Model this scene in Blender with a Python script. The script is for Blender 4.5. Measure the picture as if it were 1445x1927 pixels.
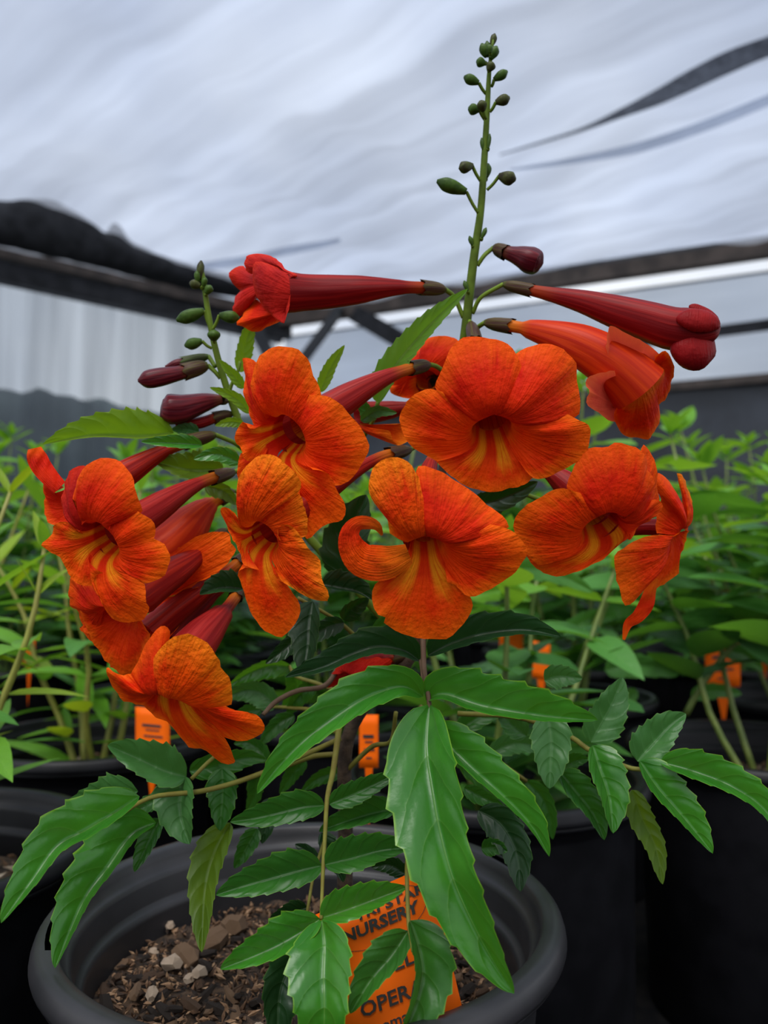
import bpy, math, random
import numpy as np
from mathutils import Vector, Matrix, noise

random.seed(7)
R = math.radians
for o in list(bpy.data.objects):
    bpy.data.objects.remove(o)
SC = bpy.context.scene
COL = SC.collection

# ------------------------------------------------------------------ camera
F = 1447.0                                   # focal length in photo pixels
CAMZ = 0.37
TH = math.atan((1085 - 963.5) / F)           # camera tips up a little
FWD = Vector((0, math.cos(TH), math.sin(TH)))
UPV = Vector((0, -math.sin(TH), math.cos(TH)))
CAM = Vector((0, 0, CAMZ))
cam = bpy.data.cameras.new('camera')
cam.sensor_fit = 'VERTICAL'
cam.sensor_height = 36.0
cam.sensor_width = 36.0
cam.lens = 36.0 * F / 1927.0
cam.clip_start = 0.01
cam.clip_end = 200
cam.dof.use_dof = True
cam.dof.focus_distance = 0.295
cam.dof.aperture_fstop = 9.5
co = bpy.data.objects.new('camera', cam)
co.location = CAM
co.rotation_euler = (R(90) + TH, 0, 0)
COL.objects.link(co)
SC.camera = co

# ------------------------------------------------------------------ world, sun, exposure
SC.view_settings.view_transform = 'Standard'
SC.view_settings.look = 'None'
SC.view_settings.gamma = 1.0
SC.view_settings.exposure = 0.0
SC.view_settings.use_curve_mapping = False
wd = bpy.data.worlds.new('overcast')
SC.world = wd
wd.use_nodes = True
nt = wd.node_tree
bg = nt.nodes['Background']
tc = nt.nodes.new('ShaderNodeTexCoord')
nz = nt.nodes.new('ShaderNodeTexNoise')
nz.inputs['Scale'].default_value = 2.6
nz.inputs['Detail'].default_value = 4
cr = nt.nodes.new('ShaderNodeValToRGB')
cr.color_ramp.elements[0].position = 0.36
cr.color_ramp.elements[0].color = (0.66, 0.73, 0.86, 1)
cr.color_ramp.elements[1].position = 0.66
cr.color_ramp.elements[1].color = (1.02, 1.05, 1.08, 1)
nt.links.new(tc.outputs['Generated'], nz.inputs['Vector'])
nt.links.new(nz.outputs['Fac'], cr.inputs['Fac'])
nt.links.new(cr.outputs['Color'], bg.inputs['Color'])
bg.inputs['Strength'].default_value = 1.05
sl = bpy.data.lights.new('sun', 'SUN')
sl.energy = 2.8
sl.angle = R(42)
sl.color = (1.0, 0.98, 0.95)
so = bpy.data.objects.new('sun', sl)
so.rotation_euler = Vector((0.30, 0.72, -1.40)).to_track_quat('-Z', 'Y').to_euler()
COL.objects.link(so)


# ------------------------------------------------------------------ pixel helpers
def ray(px, py):
    return FWD + Vector((1, 0, 0)) * ((px - 722.5) / F) + UPV * (-(py - 963.5) / F)


def P(px, py, D):
    return CAM + ray(px, py) * D


def on_z(px, py, z):
    d = ray(px, py)
    return CAM + d * ((z - CAMZ) / d.z)


def on_plane(px, py, q, n):
    d = ray(px, py)
    return CAM + d * ((q - CAM).dot(n) / d.dot(n))


def cat(pts, n, closed=False):
    """Catmull-Rom through points (any dimension), n samples by chord length."""
    p = np.array(pts, float)
    if len(p) == 2:
        t = np.linspace(0, 1, n)[:, None]
        return p[0] * (1 - t) + p[1] * t
    q = np.vstack([2 * p[0] - p[1], p, 2 * p[-1] - p[-2]])
    seg = np.linalg.norm(np.diff(p, axis=0), axis=1)
    cum = np.concatenate([[0], np.cumsum(seg)])
    out = []
    for s in np.linspace(0, cum[-1], n):
        i = min(int(np.searchsorted(cum, s, side='right')) - 1, len(p) - 2)
        t = (s - cum[i]) / max(seg[i], 1e-12)
        a, b, c, d = q[i], q[i + 1], q[i + 2], q[i + 3]
        out.append(0.5 * (2 * b + (c - a) * t + (2 * a - 5 * b + 4 * c - d) * t * t + (3 * b - a - 3 * c + d) * t ** 3))
    return np.array(out)


# ------------------------------------------------------------------ object helpers
WL = {}


def wl(o):
    return WL.get(o.name, Vector((0, 0, 0)))


def empty(name, loc):
    o = bpy.data.objects.new(name, None)
    o.empty_display_size = 0.02
    o.location = loc
    COL.objects.link(o)
    WL[o.name] = Vector(loc)
    return o


def tag(o, label=None, cat_=None, group=None, kind=None):
    if label:
        o['label'] = label
    if cat_:
        o['category'] = cat_
    if group:
        o['group'] = group
    if kind:
        o['kind'] = kind
    return o


def mesh_from(name, verts, faces, mat=None, uvs=None, smooth=True, origin=None):
    vv = np.array([tuple(v) for v in verts], float)
    org = Vector(vv.mean(axis=0)) if origin is None else Vector(origin)
    vv = vv - np.array(org)
    me = bpy.data.meshes.new(name)
    me.from_pydata(vv.tolist(), [], faces)
    if uvs is not None:
        ul = me.uv_layers.new(name='UVMap')
        li = np.zeros(len(me.loops), dtype=np.int32)
        me.loops.foreach_get('vertex_index', li)
        ul.data.foreach_set('uv', np.array(uvs, float)[li].ravel())
    if smooth:
        me.polygons.foreach_set('use_smooth', [True] * len(me.polygons))
    if mat is not None:
        me.materials.append(mat)
    me.update()
    return me, org


def add(name, verts, faces, mat, parent=None, uvs=None, smooth=True):
    me, org = mesh_from(name, verts, faces, mat, uvs, smooth)
    o = bpy.data.objects.new(name, me)
    COL.objects.link(o)
    if parent is not None:
        o.parent = parent
        o.location = org - wl(parent)
    else:
        o.location = org
    WL[o.name] = org
    return o


def grid_faces(nu, nv, wrap=False):
    f = []
    for j in range(nv - 1):
        for i in range(nu - 1 + (1 if wrap else 0)):
            i2 = (i + 1) % nu
            f.append((j * nu + i, j * nu + i2, (j + 1) * nu + i2, (j + 1) * nu + i))
    return f


def box_geo(c, ax, ay, az, V, Fa):
    """box with centre c and half-axis vectors"""
    b = len(V)
    for sx in (-1, 1):
        for sy in (-1, 1):
            for sz in (-1, 1):
                V.append(c + ax * sx + ay * sy + az * sz)
    for q in ((0, 1, 3, 2), (4, 6, 7, 5), (0, 4, 5, 1), (2, 3, 7, 6), (0, 2, 6, 4), (1, 5, 7, 3)):
        Fa.append(tuple(b + i for i in q))


def beam_geo(a, b, w, h, V, Fa, up=Vector((0, 0, 1))):
    d = (b - a)
    s = d.cross(up).normalized()
    u = s.cross(d).normalized()
    box_geo((a + b) / 2, d / 2, s * w / 2, u * h / 2, V, Fa)


def tube_geo(pts, radii, sides=10, n=None, cap=True, lobes=0, lobe_amp=0.0):
    """tube along 3D points with radii (metres); returns verts, faces, uvs"""
    n = n or max(6, 5 * len(pts))
    pr = np.hstack([np.array([tuple(p) for p in pts], float), np.array(radii, float)[:, None]])
    s = cat(pr, n)
    C = [Vector(r_[:3]) for r_ in s]
    rad = np.maximum(s[:, 3], 1e-5)
    V, U = [], []
    ref = None
    for i in range(n):
        t = (C[min(i + 1, n - 1)] - C[max(i - 1, 0)])
        t = t.normalized() if t.length > 1e-9 else Vector((0, 0, 1))
        if ref is None:
            ref = Vector((0, 0, 1)) if abs(t.z) < 0.8 else Vector((1, 0, 0))
        e1 = (ref - t * ref.dot(t)).normalized()
        e2 = t.cross(e1)
        ref = e1
        for k in range(sides):
            a = 2 * math.pi * k / sides
            rr = rad[i] * (1 + lobe_amp * math.cos(lobes * a) if lobes else 1)
            V.append(C[i] + (e1 * math.cos(a) + e2 * math.sin(a)) * rr)
            U.append((k / sides, i / (n - 1)))
    Fa = grid_faces(sides, n, wrap=True)
    if cap:
        Fa.append(tuple(range(sides))[::-1])
        Fa.append(tuple((n - 1) * sides + k for k in range(sides)))
    return V, Fa, U


def tube(name, pxpts, radii_px, mat, parent, sides=10, n=None, **kw):
    """pxpts: (px, py, D); radii in photo pixels at that depth"""
    pts = [P(*p) for p in pxpts]
    rad = [r_ * p[2] / F for r_, p in zip(radii_px, pxpts)]
    V, Fa, U = tube_geo(pts, rad, sides, n, **kw)
    return add(name, V, Fa, mat, parent, U)


# ------------------------------------------------------------------ materials
MATS = {}


def new_mat(name):
    m = bpy.data.materials.new(name)
    m.use_nodes = True
    m.node_tree.nodes.clear()
    MATS[name] = m
    return m, m.node_tree.nodes, m.node_tree.links


def N(ns, t, **kw):
    n = ns.new(t)
    for k, v in kw.items():
        if k in n.inputs:
            n.inputs[k].default_value = v
        else:
            setattr(n, k, v)
    return n


def math_n(ns, ls, op, a, b=None, c=None):
    n = ns.new('ShaderNodeMath')
    n.operation = op
    for i, x in enumerate((a, b, c)):
        if x is None:
            continue
        if isinstance(x, (int, float)):
            n.inputs[i].default_value = x
        else:
            ls.new(x, n.inputs[i])
    return n.outputs[0]


def mix_c(ns, ls, fac, a, b):
    n = ns.new('ShaderNodeMix')
    n.data_type = 'RGBA'
    for idx, x in ((0, fac), (6, a), (7, b)):
        if isinstance(x, (int, float)):
            n.inputs[idx].default_value = x
        elif isinstance(x, tuple):
            n.inputs[idx].default_value = (*x[:3], 1)
        else:
            ls.new(x, n.inputs[idx])
    return n.outputs[2]


def ramp01(ns, ls, x, lo, hi):
    n = ns.new('ShaderNodeMapRange')
    n.interpolation_type = 'SMOOTHSTEP'
    ls.new(x, n.inputs[0])
    n.inputs[1].default_value = lo
    n.inputs[2].default_value = hi
    return n.outputs[0]


def finish(ns, ls, color, rough=0.5, bump=None, bump_d=0.001, bump_s=0.4, transl=0.0, tcol=None, spec=0.5, rough_sock=None):
    out = ns.new('ShaderNodeOutputMaterial')
    b = ns.new('ShaderNodeBsdfPrincipled')
    if isinstance(color, tuple):
        b.inputs['Base Color'].default_value = (*color[:3], 1)
    else:
        ls.new(color, b.inputs['Base Color'])
    b.inputs['Roughness'].default_value = rough
    if rough_sock is not None:
        ls.new(rough_sock, b.inputs['Roughness'])
    b.inputs['Specular IOR Level'].default_value = spec
    if bump is not None:
        bn = ns.new('ShaderNodeBump')
        bn.inputs['Strength'].default_value = bump_s
        bn.inputs['Distance'].default_value = bump_d
        ls.new(bump, bn.inputs['Height'])
        ls.new(bn.outputs[0], b.inputs['Normal'])
    if transl > 0:
        t = ns.new('ShaderNodeBsdfTranslucent')
        c = tcol if tcol is not None else color
        if isinstance(c, tuple):
            t.inputs['Color'].default_value = (*c[:3], 1)
        else:
            ls.new(c, t.inputs['Color'])
        mx = ns.new('ShaderNodeMixShader')
        mx.inputs[0].default_value = transl
        ls.new(b.outputs[0], mx.inputs[1])
        ls.new(t.outputs[0], mx.inputs[2])
        ls.new(mx.outputs[0], out.inputs[0])
    else:
        ls.new(b.outputs[0], out.inputs[0])


def uv_nodes(ns, ls):
    tcn = ns.new('ShaderNodeTexCoord')
    sx = ns.new('ShaderNodeSeparateXYZ')
    ls.new(tcn.outputs['UV'], sx.inputs[0])
    return tcn, sx.outputs[0], sx.outputs[1]


def noise_n(ns, ls, vec, scale, detail=3, mapping=None):
    if mapping:
        mp = ns.new('ShaderNodeMapping')
        mp.inputs['Scale'].default_value = mapping
        ls.new(vec, mp.inputs['Vector'])
        vec = mp.outputs[0]
    n = ns.new('ShaderNodeTexNoise')
    n.inputs['Scale'].default_value = scale
    n.inputs['Detail'].default_value = detail
    ls.new(vec, n.inputs['Vector'])
    return n.outputs['Fac']


def leaf_mat(name, base, dark, vein, edge, nv=7.0, rough=0.36, transl=0.28, tcol=(0.25, 0.5, 0.03), spec=0.32):
    m, ns, ls = new_mat(name)
    tcn, u, v = uv_nodes(ns, ls)
    a = math_n(ns, ls, 'MULTIPLY', math_n(ns, ls, 'ABSOLUTE', math_n(ns, ls, 'SUBTRACT', u, 0.5)), 2.0)
    n1 = noise_n(ns, ls, tcn.outputs['Object'], 70, 3)
    # side veins sweep forward from the midrib
    ph = math_n(ns, ls, 'SUBTRACT', math_n(ns, ls, 'MULTIPLY', v, nv), math_n(ns, ls, 'MULTIPLY', math_n(ns, ls, 'POWER', a, 1.5), 1.3))
    ph = math_n(ns, ls, 'ADD', ph, math_n(ns, ls, 'MULTIPLY', n1, 0.25))
    fr = math_n(ns, ls, 'FRACT', ph)
    tri = math_n(ns, ls, 'MULTIPLY', math_n(ns, ls, 'ABSOLUTE', math_n(ns, ls, 'SUBTRACT', fr, 0.5)), 2.0)   # 1 on a vein
    side = math_n(ns, ls, 'MULTIPLY', ramp01(ns, ls, tri, 0.93, 1.0), math_n(ns, ls, 'SUBTRACT', 1.0, ramp01(ns, ls, a, 0.75, 0.95)))
    mid = math_n(ns, ls, 'SUBTRACT', 1.0, ramp01(ns, ls, a, 0.008, 0.034))
    col = mix_c(ns, ls, ramp01(ns, ls, n1, 0.35, 0.7), dark, base)
    col = mix_c(ns, ls, math_n(ns, ls, 'MULTIPLY', side, 0.22), col, vein)
    col = mix_c(ns, ls, math_n(ns, ls, 'MULTIPLY', mid, 0.45), col, vein)
    col = mix_c(ns, ls, math_n(ns, ls, 'MULTIPLY', ramp01(ns, ls, a, 0.93, 1.0), 0.7), col, edge)
    n2 = noise_n(ns, ls, tcn.outputs['Object'], 700, 2)
    h = math_n(ns, ls, 'SUBTRACT', 1.0, math_n(ns, ls, 'POWER', tri, 3.0))
    h = math_n(ns, ls, 'ADD', h, math_n(ns, ls, 'MULTIPLY', n2, 0.22))
    h = math_n(ns, ls, 'SUBTRACT', h, math_n(ns, ls, 'MULTIPLY', mid, 0.5))
    finish(ns, ls, col, rough, h, 0.0007, 0.35, transl, tcol, spec)
    return m


def petal_mat(name, base, deep, edge, center, transl=0.3, rough=0.5, wr=0.5, center_hi=0.40):
    m, ns, ls = new_mat(name)
    tcn, u, v = uv_nodes(ns, ls)
    veins = noise_n(ns, ls, tcn.outputs['UV'], 1.0, 3, (26, 2.2, 1))
    blot = noise_n(ns, ls, tcn.outputs['Object'], 75, 3)
    fine = noise_n(ns, ls, tcn.outputs['Object'], 420, 3)
    col = mix_c(ns, ls, ramp01(ns, ls, blot, 0.34, 0.68), deep, base)
    col = mix_c(ns, ls, math_n(ns, ls, 'MULTIPLY', ramp01(ns, ls, veins, 0.5, 0.75), 0.5), col, deep)
    ed = math_n(ns, ls, 'ADD', v, math_n(ns, ls, 'MULTIPLY', math_n(ns, ls, 'SUBTRACT', veins, 0.5), 0.35))
    col = mix_c(ns, ls, math_n(ns, ls, 'MULTIPLY', ramp01(ns, ls, ed, 0.72, 1.06), 0.9), col, edge)
    ce = math_n(ns, ls, 'SUBTRACT', 1.0, ramp01(ns, ls, ed, 0.0, center_hi))
    col = mix_c(ns, ls, math_n(ns, ls, 'MULTIPLY', ce, 0.75), col, center)
    h = math_n(ns, ls, 'ADD', math_n(ns, ls, 'MULTIPLY', fine, 0.7), math_n(ns, ls, 'MULTIPLY', veins, 0.8))
    finish(ns, ls, col, rough + 0.08, h, 0.0015, wr, transl, col, 0.08)
    return m


def lip_mat(name, base, deep, edge, yel):
    """lower lobe: two yellow nectar guides and fine red lines run out of the throat"""
    m, ns, ls = new_mat(name)
    tcn, u, v = uv_nodes(ns, ls)
    veins = noise_n(ns, ls, tcn.outputs['UV'], 1.0, 3, (26, 2.2, 1))
    lines = noise_n(ns, ls, tcn.outputs['UV'], 1.0, 2, (44, 0.8, 1))
    blot = noise_n(ns, ls, tcn.outputs['Object'], 75, 3)
    fine = noise_n(ns, ls, tcn.outputs['Object'], 420, 3)
    col = mix_c(ns, ls, ramp01(ns, ls, blot, 0.34, 0.68), deep, base)
    ed = math_n(ns, ls, 'ADD', v, math_n(ns, ls, 'MULTIPLY', math_n(ns, ls, 'SUBTRACT', veins, 0.5), 0.35))
    col = mix_c(ns, ls, math_n(ns, ls, 'MULTIPLY', ramp01(ns, ls, ed, 0.70, 1.05), 0.8), col, edge)
    sn = math_n(ns, ls, 'SINE', math_n(ns, ls, 'MULTIPLY', u, 2 * math.pi))
    band = ramp01(ns, ls, math_n(ns, ls, 'MULTIPLY', sn, sn), 0.25, 0.9)
    fade = math_n(ns, ls, 'SUBTRACT', 1.0, ramp01(ns, ls, ed, 0.34, 0.78))
    col = mix_c(ns, ls, math_n(ns, ls, 'MULTIPLY', math_n(ns, ls, 'MULTIPLY', band, fade), 0.75), col, yel)
    col = mix_c(ns, ls, math_n(ns, ls, 'MULTIPLY', math_n(ns, ls, 'MULTIPLY', ramp01(ns, ls, lines, 0.52, 0.6), fade), 0.6), col, deep)
    h = math_n(ns, ls, 'ADD', math_n(ns, ls, 'MULTIPLY', fine, 0.8), math_n(ns, ls, 'MULTIPLY', veins, 0.8))
    finish(ns, ls, col, 0.62, h, 0.0014, 0.7, 0.25, col, 0.08)
    return m


def throat_mat(name, red, yel):
    """inside of the tube; the floor (u near 0.25) carries the yellow guides"""
    m, ns, ls = new_mat(name)
    tcn, u, v = uv_nodes(ns, ls)
    st = noise_n(ns, ls, tcn.outputs['UV'], 1.0, 2, (60, 0.8, 1))
    d = math_n(ns, ls, 'ABSOLUTE', math_n(ns, ls, 'SUBTRACT', u, 0.25))
    f1 = math_n(ns, ls, 'MULTIPLY', math_n(ns, ls, 'SUBTRACT', 1.0, ramp01(ns, ls, d, 0.06, 0.30)), math_n(ns, ls, 'SUBTRACT', 1.0, ramp01(ns, ls, v, 0.15, 0.6)))
    col = mix_c(ns, ls, f1, red, yel)
    col = mix_c(ns, ls, math_n(ns, ls, 'MULTIPLY', ramp01(ns, ls, st, 0.50, 0.60), 0.6), col, (red[0] * 0.7, red[1] * 0.45, red[2]))
    finish(ns, ls, col, 0.6, st, 0.0008, 0.4, 0.5, col, 0.08)
    return m


def tube_mat(name, base, low, dark, transl=0.3, rough=0.42):
    """outside of a flower tube: v = 0 at the mouth, 1 at the calyx"""
    m, ns, ls = new_mat(name)
    tcn, u, v = uv_nodes(ns, ls)
    st = noise_n(ns, ls, tcn.outputs['UV'], 1.0, 3, (22, 1.2, 1))
    col = mix_c(ns, ls, ramp01(ns, ls, st, 0.4, 0.66), dark, base)
    col = mix_c(ns, ls, math_n(ns, ls, 'MULTIPLY', ramp01(ns, ls, v, 0.8, 0.97), 0.85), col, low)
    finish(ns, ls, col, rough, st, 0.0008, 0.4, transl, col, 0.18)
    return m


def plain_mat(name, c1, c2, scale=60, rough=0.5, bs=0.3, bd=0.001, transl=0.0, spec=0.5, lo=0.35, hi=0.65, detail=4):
    m, ns, ls = new_mat(name)
    tcn = ns.new('ShaderNodeTexCoord')
    n1 = noise_n(ns, ls, tcn.outputs['Object'], scale, detail)
    col = mix_c(ns, ls, ramp01(ns, ls, n1, lo, hi), c1, c2)
    finish(ns, ls, col, rough, n1, bd, bs, transl, col, spec)
    return m


def film_mat(name, clear, tint, body, streak_scale, mapping, dark=0.0, stro=0.5, rot=0.0):
    """thin plastic sheet: part clear, part milky, with streaks of dirt and folds"""
    m, ns, ls = new_mat(name)
    tcn = ns.new('ShaderNodeTexCoord')
    src = tcn.outputs['Object']
    if rot:
        mr = ns.new('ShaderNodeMapping')
        mr.inputs['Rotation'].default_value = (0, 0, rot)
        ls.new(src, mr.inputs['Vector'])
        s1 = noise_n(ns, ls, mr.outputs[0], streak_scale, 7, (0.20, 2.6, 1))
        src = mr.outputs[0]
    else:
        s1 = noise_n(ns, ls, src, streak_scale, 4, mapping)
    s2 = noise_n(ns, ls, src, streak_scale * 0.35, 3, mapping)
    k = math_n(ns, ls, 'MULTIPLY', math_n(ns, ls, 'ADD', ramp01(ns, ls, s1, 0.3, 0.75), ramp01(ns, ls, s2, 0.3, 0.7)), 0.5)
    k2 = math_n(ns, ls, 'ADD', math_n(ns, ls, 'MULTIPLY', k, stro), 1.0 - stro * 0.5)
    sc_ = ns.new('ShaderNodeMix')
    sc_.data_type = 'RGBA'
    sc_.blend_type = 'MULTIPLY'
    sc_.inputs[0].default_value = 1.0
    sc_.inputs[6].default_value = (*tint, 1)
    cb = ns.new('ShaderNodeCombineColor')
    for i in range(3):
        ls.new(k2, cb.inputs[i])
    ls.new(cb.outputs[0], sc_.inputs[7])
    tr = ns.new('ShaderNodeBsdfTransparent')
    ls.new(sc_.outputs[2], tr.inputs[0])
    tl = ns.new('ShaderNodeBsdfTranslucent')
    tl.inputs[0].default_value = (*body, 1)
    gl = ns.new('ShaderNodeBsdfDiffuse')
    gl.inputs[0].default_value = (*body, 1)
    m1 = ns.new('ShaderNodeMixShader')
    m1.inputs[0].default_value = 0.3
    ls.new(tl.outputs[0], m1.inputs[1])
    ls.new(gl.outputs[0], m1.inputs[2])
    m2 = ns.new('ShaderNodeMixShader')
    m2.inputs[0].default_value = clear
    ls.new(m1.outputs[0], m2.inputs[1])
    ls.new(tr.outputs[0], m2.inputs[2])
    out = ns.new('ShaderNodeOutputMaterial')
    ls.new(m2.outputs[0], out.inputs[0])
    return m


M_L = {   # leaf pigments of the trumpet bush, young to old
    'young': leaf_mat('leaf_young', (0.150, 0.270, 0.010), (0.115, 0.225, 0.008), (0.28, 0.40, 0.05), (0.28, 0.40, 0.03), 6, 0.45, 0.4, (0.34, 0.55, 0.015)),
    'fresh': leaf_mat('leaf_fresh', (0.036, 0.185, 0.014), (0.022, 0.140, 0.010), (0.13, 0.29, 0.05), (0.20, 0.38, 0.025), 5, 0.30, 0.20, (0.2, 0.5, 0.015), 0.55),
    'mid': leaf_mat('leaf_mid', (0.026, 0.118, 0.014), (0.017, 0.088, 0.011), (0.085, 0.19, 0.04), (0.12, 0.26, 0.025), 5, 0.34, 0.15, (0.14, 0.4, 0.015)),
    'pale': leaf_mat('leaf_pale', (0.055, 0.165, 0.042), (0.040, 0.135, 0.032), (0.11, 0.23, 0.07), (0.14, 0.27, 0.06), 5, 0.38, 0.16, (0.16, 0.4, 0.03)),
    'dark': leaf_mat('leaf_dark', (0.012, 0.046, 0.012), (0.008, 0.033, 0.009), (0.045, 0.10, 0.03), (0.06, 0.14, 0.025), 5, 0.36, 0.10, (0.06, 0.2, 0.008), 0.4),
    'olive': leaf_mat('leaf_olive', (0.080, 0.150, 0.006), (0.055, 0.115, 0.005), (0.13, 0.22, 0.02), (0.16, 0.26, 0.015), 6, 0.45, 0.3, (0.3, 0.42, 0.008)),
}
M_P = {
    'orange': petal_mat('petal_orange', (0.86, 0.046, 0.001), (0.68, 0.017, 0.001), (0.96, 0.150, 0.004), (0.88, 0.180, 0.004), 0.25, 0.55, 0.7),
    'gold': petal_mat('petal_gold', (0.88, 0.078, 0.001), (0.70, 0.024, 0.001), (0.97, 0.240, 0.007), (0.88, 0.200, 0.005), 0.25, 0.6, 1.1),
    'red': petal_mat('petal_red', (0.78, 0.028, 0.002), (0.60, 0.010, 0.002), (0.94, 0.110, 0.004), (0.66, 0.016, 0.002), 0.22, 0.5, 0.6),
    'crimson': petal_mat('petal_crimson', (0.54, 0.014, 0.008), (0.36, 0.006, 0.005), (0.60, 0.024, 0.007), (0.45, 0.010, 0.006), 0.18, 0.45, 0.5),
    'wine': petal_mat('petal_wine', (0.30, 0.010, 0.011), (0.20, 0.005, 0.007), (0.36, 0.014, 0.012), (0.30, 0.010, 0.010), 0.12, 0.34, 0.4),
    'lip': lip_mat('petal_lip', (0.86, 0.058, 0.001), (0.69, 0.021, 0.001), (0.95, 0.145, 0.004), (0.93, 0.36, 0.008)),
    'salmon': petal_mat('petal_salmon', (0.86, 0.115, 0.060), (0.76, 0.075, 0.044), (0.92, 0.16, 0.05), (0.74, 0.06, 0.04), 0.25, 0.5, 0.4),
}
M_T = {
    'red': tube_mat('tube_red', (0.52, 0.026, 0.010), (0.62, 0.16, 0.008), (0.28, 0.008, 0.006)),
    'pink': tube_mat('tube_pink', (0.46, 0.028, 0.022), (0.55, 0.15, 0.010), (0.29, 0.010, 0.010)),
    'orange': tube_mat('tube_orange', (0.74, 0.060, 0.006), (0.70, 0.2, 0.008), (0.54, 0.024, 0.005)),
    'bud': tube_mat('tube_bud', (0.38, 0.014, 0.013), (0.40, 0.05, 0.010), (0.20, 0.005, 0.007)),
    'maroon': tube_mat('tube_maroon', (0.145, 0.013, 0.019), (0.12, 0.03, 0.015), (0.065, 0.005, 0.010), 0.05, 0.32),
}
M_THROAT = throat_mat('throat', (0.88, 0.110, 0.004), (0.95, 0.42, 0.010))
M_CALYX = tube_mat('calyx', (0.080, 0.062, 0.014), (0.075, 0.090, 0.012), (0.055, 0.022, 0.016), 0.02, 0.45)
M_CALYXG = tube_mat('calyx_green', (0.070, 0.105, 0.024), (0.080, 0.14, 0.026), (0.045, 0.048, 0.018), 0.05, 0.45)
M_STEM = plain_mat('stem_green', (0.105, 0.165, 0.016), (0.145, 0.225, 0.022), 120, 0.5, 0.2, 0.001, 0, 0.15)
M_STEMD = plain_mat('stem_spike', (0.068, 0.105, 0.010), (0.100, 0.160, 0.015), 120, 0.5, 0.2, 0.001, 0, 0.12)
M_RACH = plain_mat('stem_rachis', (0.15, 0.125, 0.025), (0.18, 0.175, 0.032), 150, 0.5, 0.2, 0.001, 0, 0.15)
M_RACHP = plain_mat('stem_rachis_purple', (0.12, 0.072, 0.045), (0.16, 0.105, 0.066), 150, 0.5, 0.2, 0.001, 0, 0.15)
M_BARK = plain_mat('stem_bark', (0.030, 0.017, 0.010), (0.075, 0.045, 0.026), 160, 0.8, 0.8, 0.002)
M_BUDG = plain_mat('bud_green', (0.026, 0.056, 0.008), (0.052, 0.105, 0.013), 240, 0.45, 0.4, 0.001, 0, 0.15)
M_BUDD = plain_mat('bud_dark', (0.028, 0.024, 0.013), (0.060, 0.072, 0.018), 260, 0.5, 0.5, 0.001, 0, 0.15)
M_POT = plain_mat('pot_plastic_grey', (0.016, 0.016, 0.018), (0.023, 0.022, 0.025), 40, 0.40, 0.12, 0.0006, 0, 0.45)
M_POTB = plain_mat('pot_plastic_black', (0.0045, 0.0045, 0.0058), (0.0075, 0.0075, 0.0095), 40, 0.42, 0.1, 0.0006, 0, 0.22)
M_SOIL = plain_mat('soil', (0.010, 0.006, 0.004), (0.075, 0.043, 0.023), 220, 0.9, 1.0, 0.003)
M_CHIP = [plain_mat('bark_dark', (0.016, 0.009, 0.006), (0.050, 0.027, 0.015), 260, 0.85, 0.8, 0.002),
          plain_mat('bark_brown', (0.085, 0.042, 0.020), (0.16, 0.085, 0.044), 260, 0.85, 0.8, 0.002),
          plain_mat('bark_tan', (0.22, 0.12, 0.060), (0.36, 0.22, 0.125), 260, 0.85, 0.8, 0.002),
          plain_mat('perlite', (0.42, 0.30, 0.20), (0.60, 0.47, 0.36), 260, 0.85, 0.6, 0.002)]
M_TAG = plain_mat('tag_orange', (0.86, 0.125, 0.002), (0.89, 0.138, 0.003), 30, 0.5, 0.02, 0.0003, 0.08, 0.1)
M_INK = plain_mat('ink', (0.010, 0.009, 0.009), (0.018, 0.015, 0.014), 300, 0.6, 0.0)
M_FLOOR = plain_mat('weed_fabric', (0.004, 0.004, 0.005), (0.009, 0.008, 0.008), 60, 0.9, 0.4, 0.002, 0, 0.1)
M_WOOD = plain_mat('weathered_wood', (0.040, 0.029, 0.022), (0.085, 0.062, 0.048), 6, 0.8, 0.4, 0.004)
M_STEEL = plain_mat('dark_pipe', (0.016, 0.017, 0.019), (0.030, 0.031, 0.034), 8, 0.5, 0.1)
M_SHADE = plain_mat('shade_cloth', (0.008, 0.008, 0.009), (0.022, 0.022, 0.025), 9, 0.85, 0.5, 0.02, 0.08)
M_BLACKFILM = plain_mat('black_film', (0.012, 0.013, 0.015), (0.045, 0.050, 0.060), 1.6, 0.35, 0.3, 0.03)
M_ROOF = film_mat('roof_film', 0.50, (0.74, 0.80, 0.92), (0.40, 0.435, 0.51), 1.5, (0.5, 1.3, 1), stro=1.0, rot=0.68)
M_WALLF = film_mat('wall_film', 0.58, (0.62, 0.66, 0.70), (0.24, 0.265, 0.30), 3.0, (3.0, 3.0, 0.12), stro=0.7)
M_WALLF2 = film_mat('back_film', 0.35, (0.80, 0.85, 0.92), (0.44, 0.48, 0.54), 2.0, (0.5, 0.5, 4.0), stro=0.5)
M_STRIP = film_mat('shade_strip', 0.22, (0.5, 0.53, 0.58), (0.03, 0.03, 0.034), 30.0, (1, 1, 1), stro=0.9)
M_FOLD = film_mat('film_fold', 0.55, (0.62, 0.66, 0.74), (0.35, 0.38, 0.43), 8.0, (1, 1, 1), stro=0.3)
M_HEDGE = plain_mat('hedge', (0.030, 0.042, 0.044), (0.085, 0.110, 0.110), 1.2, 0.9, 0.6, 0.1)
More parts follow.
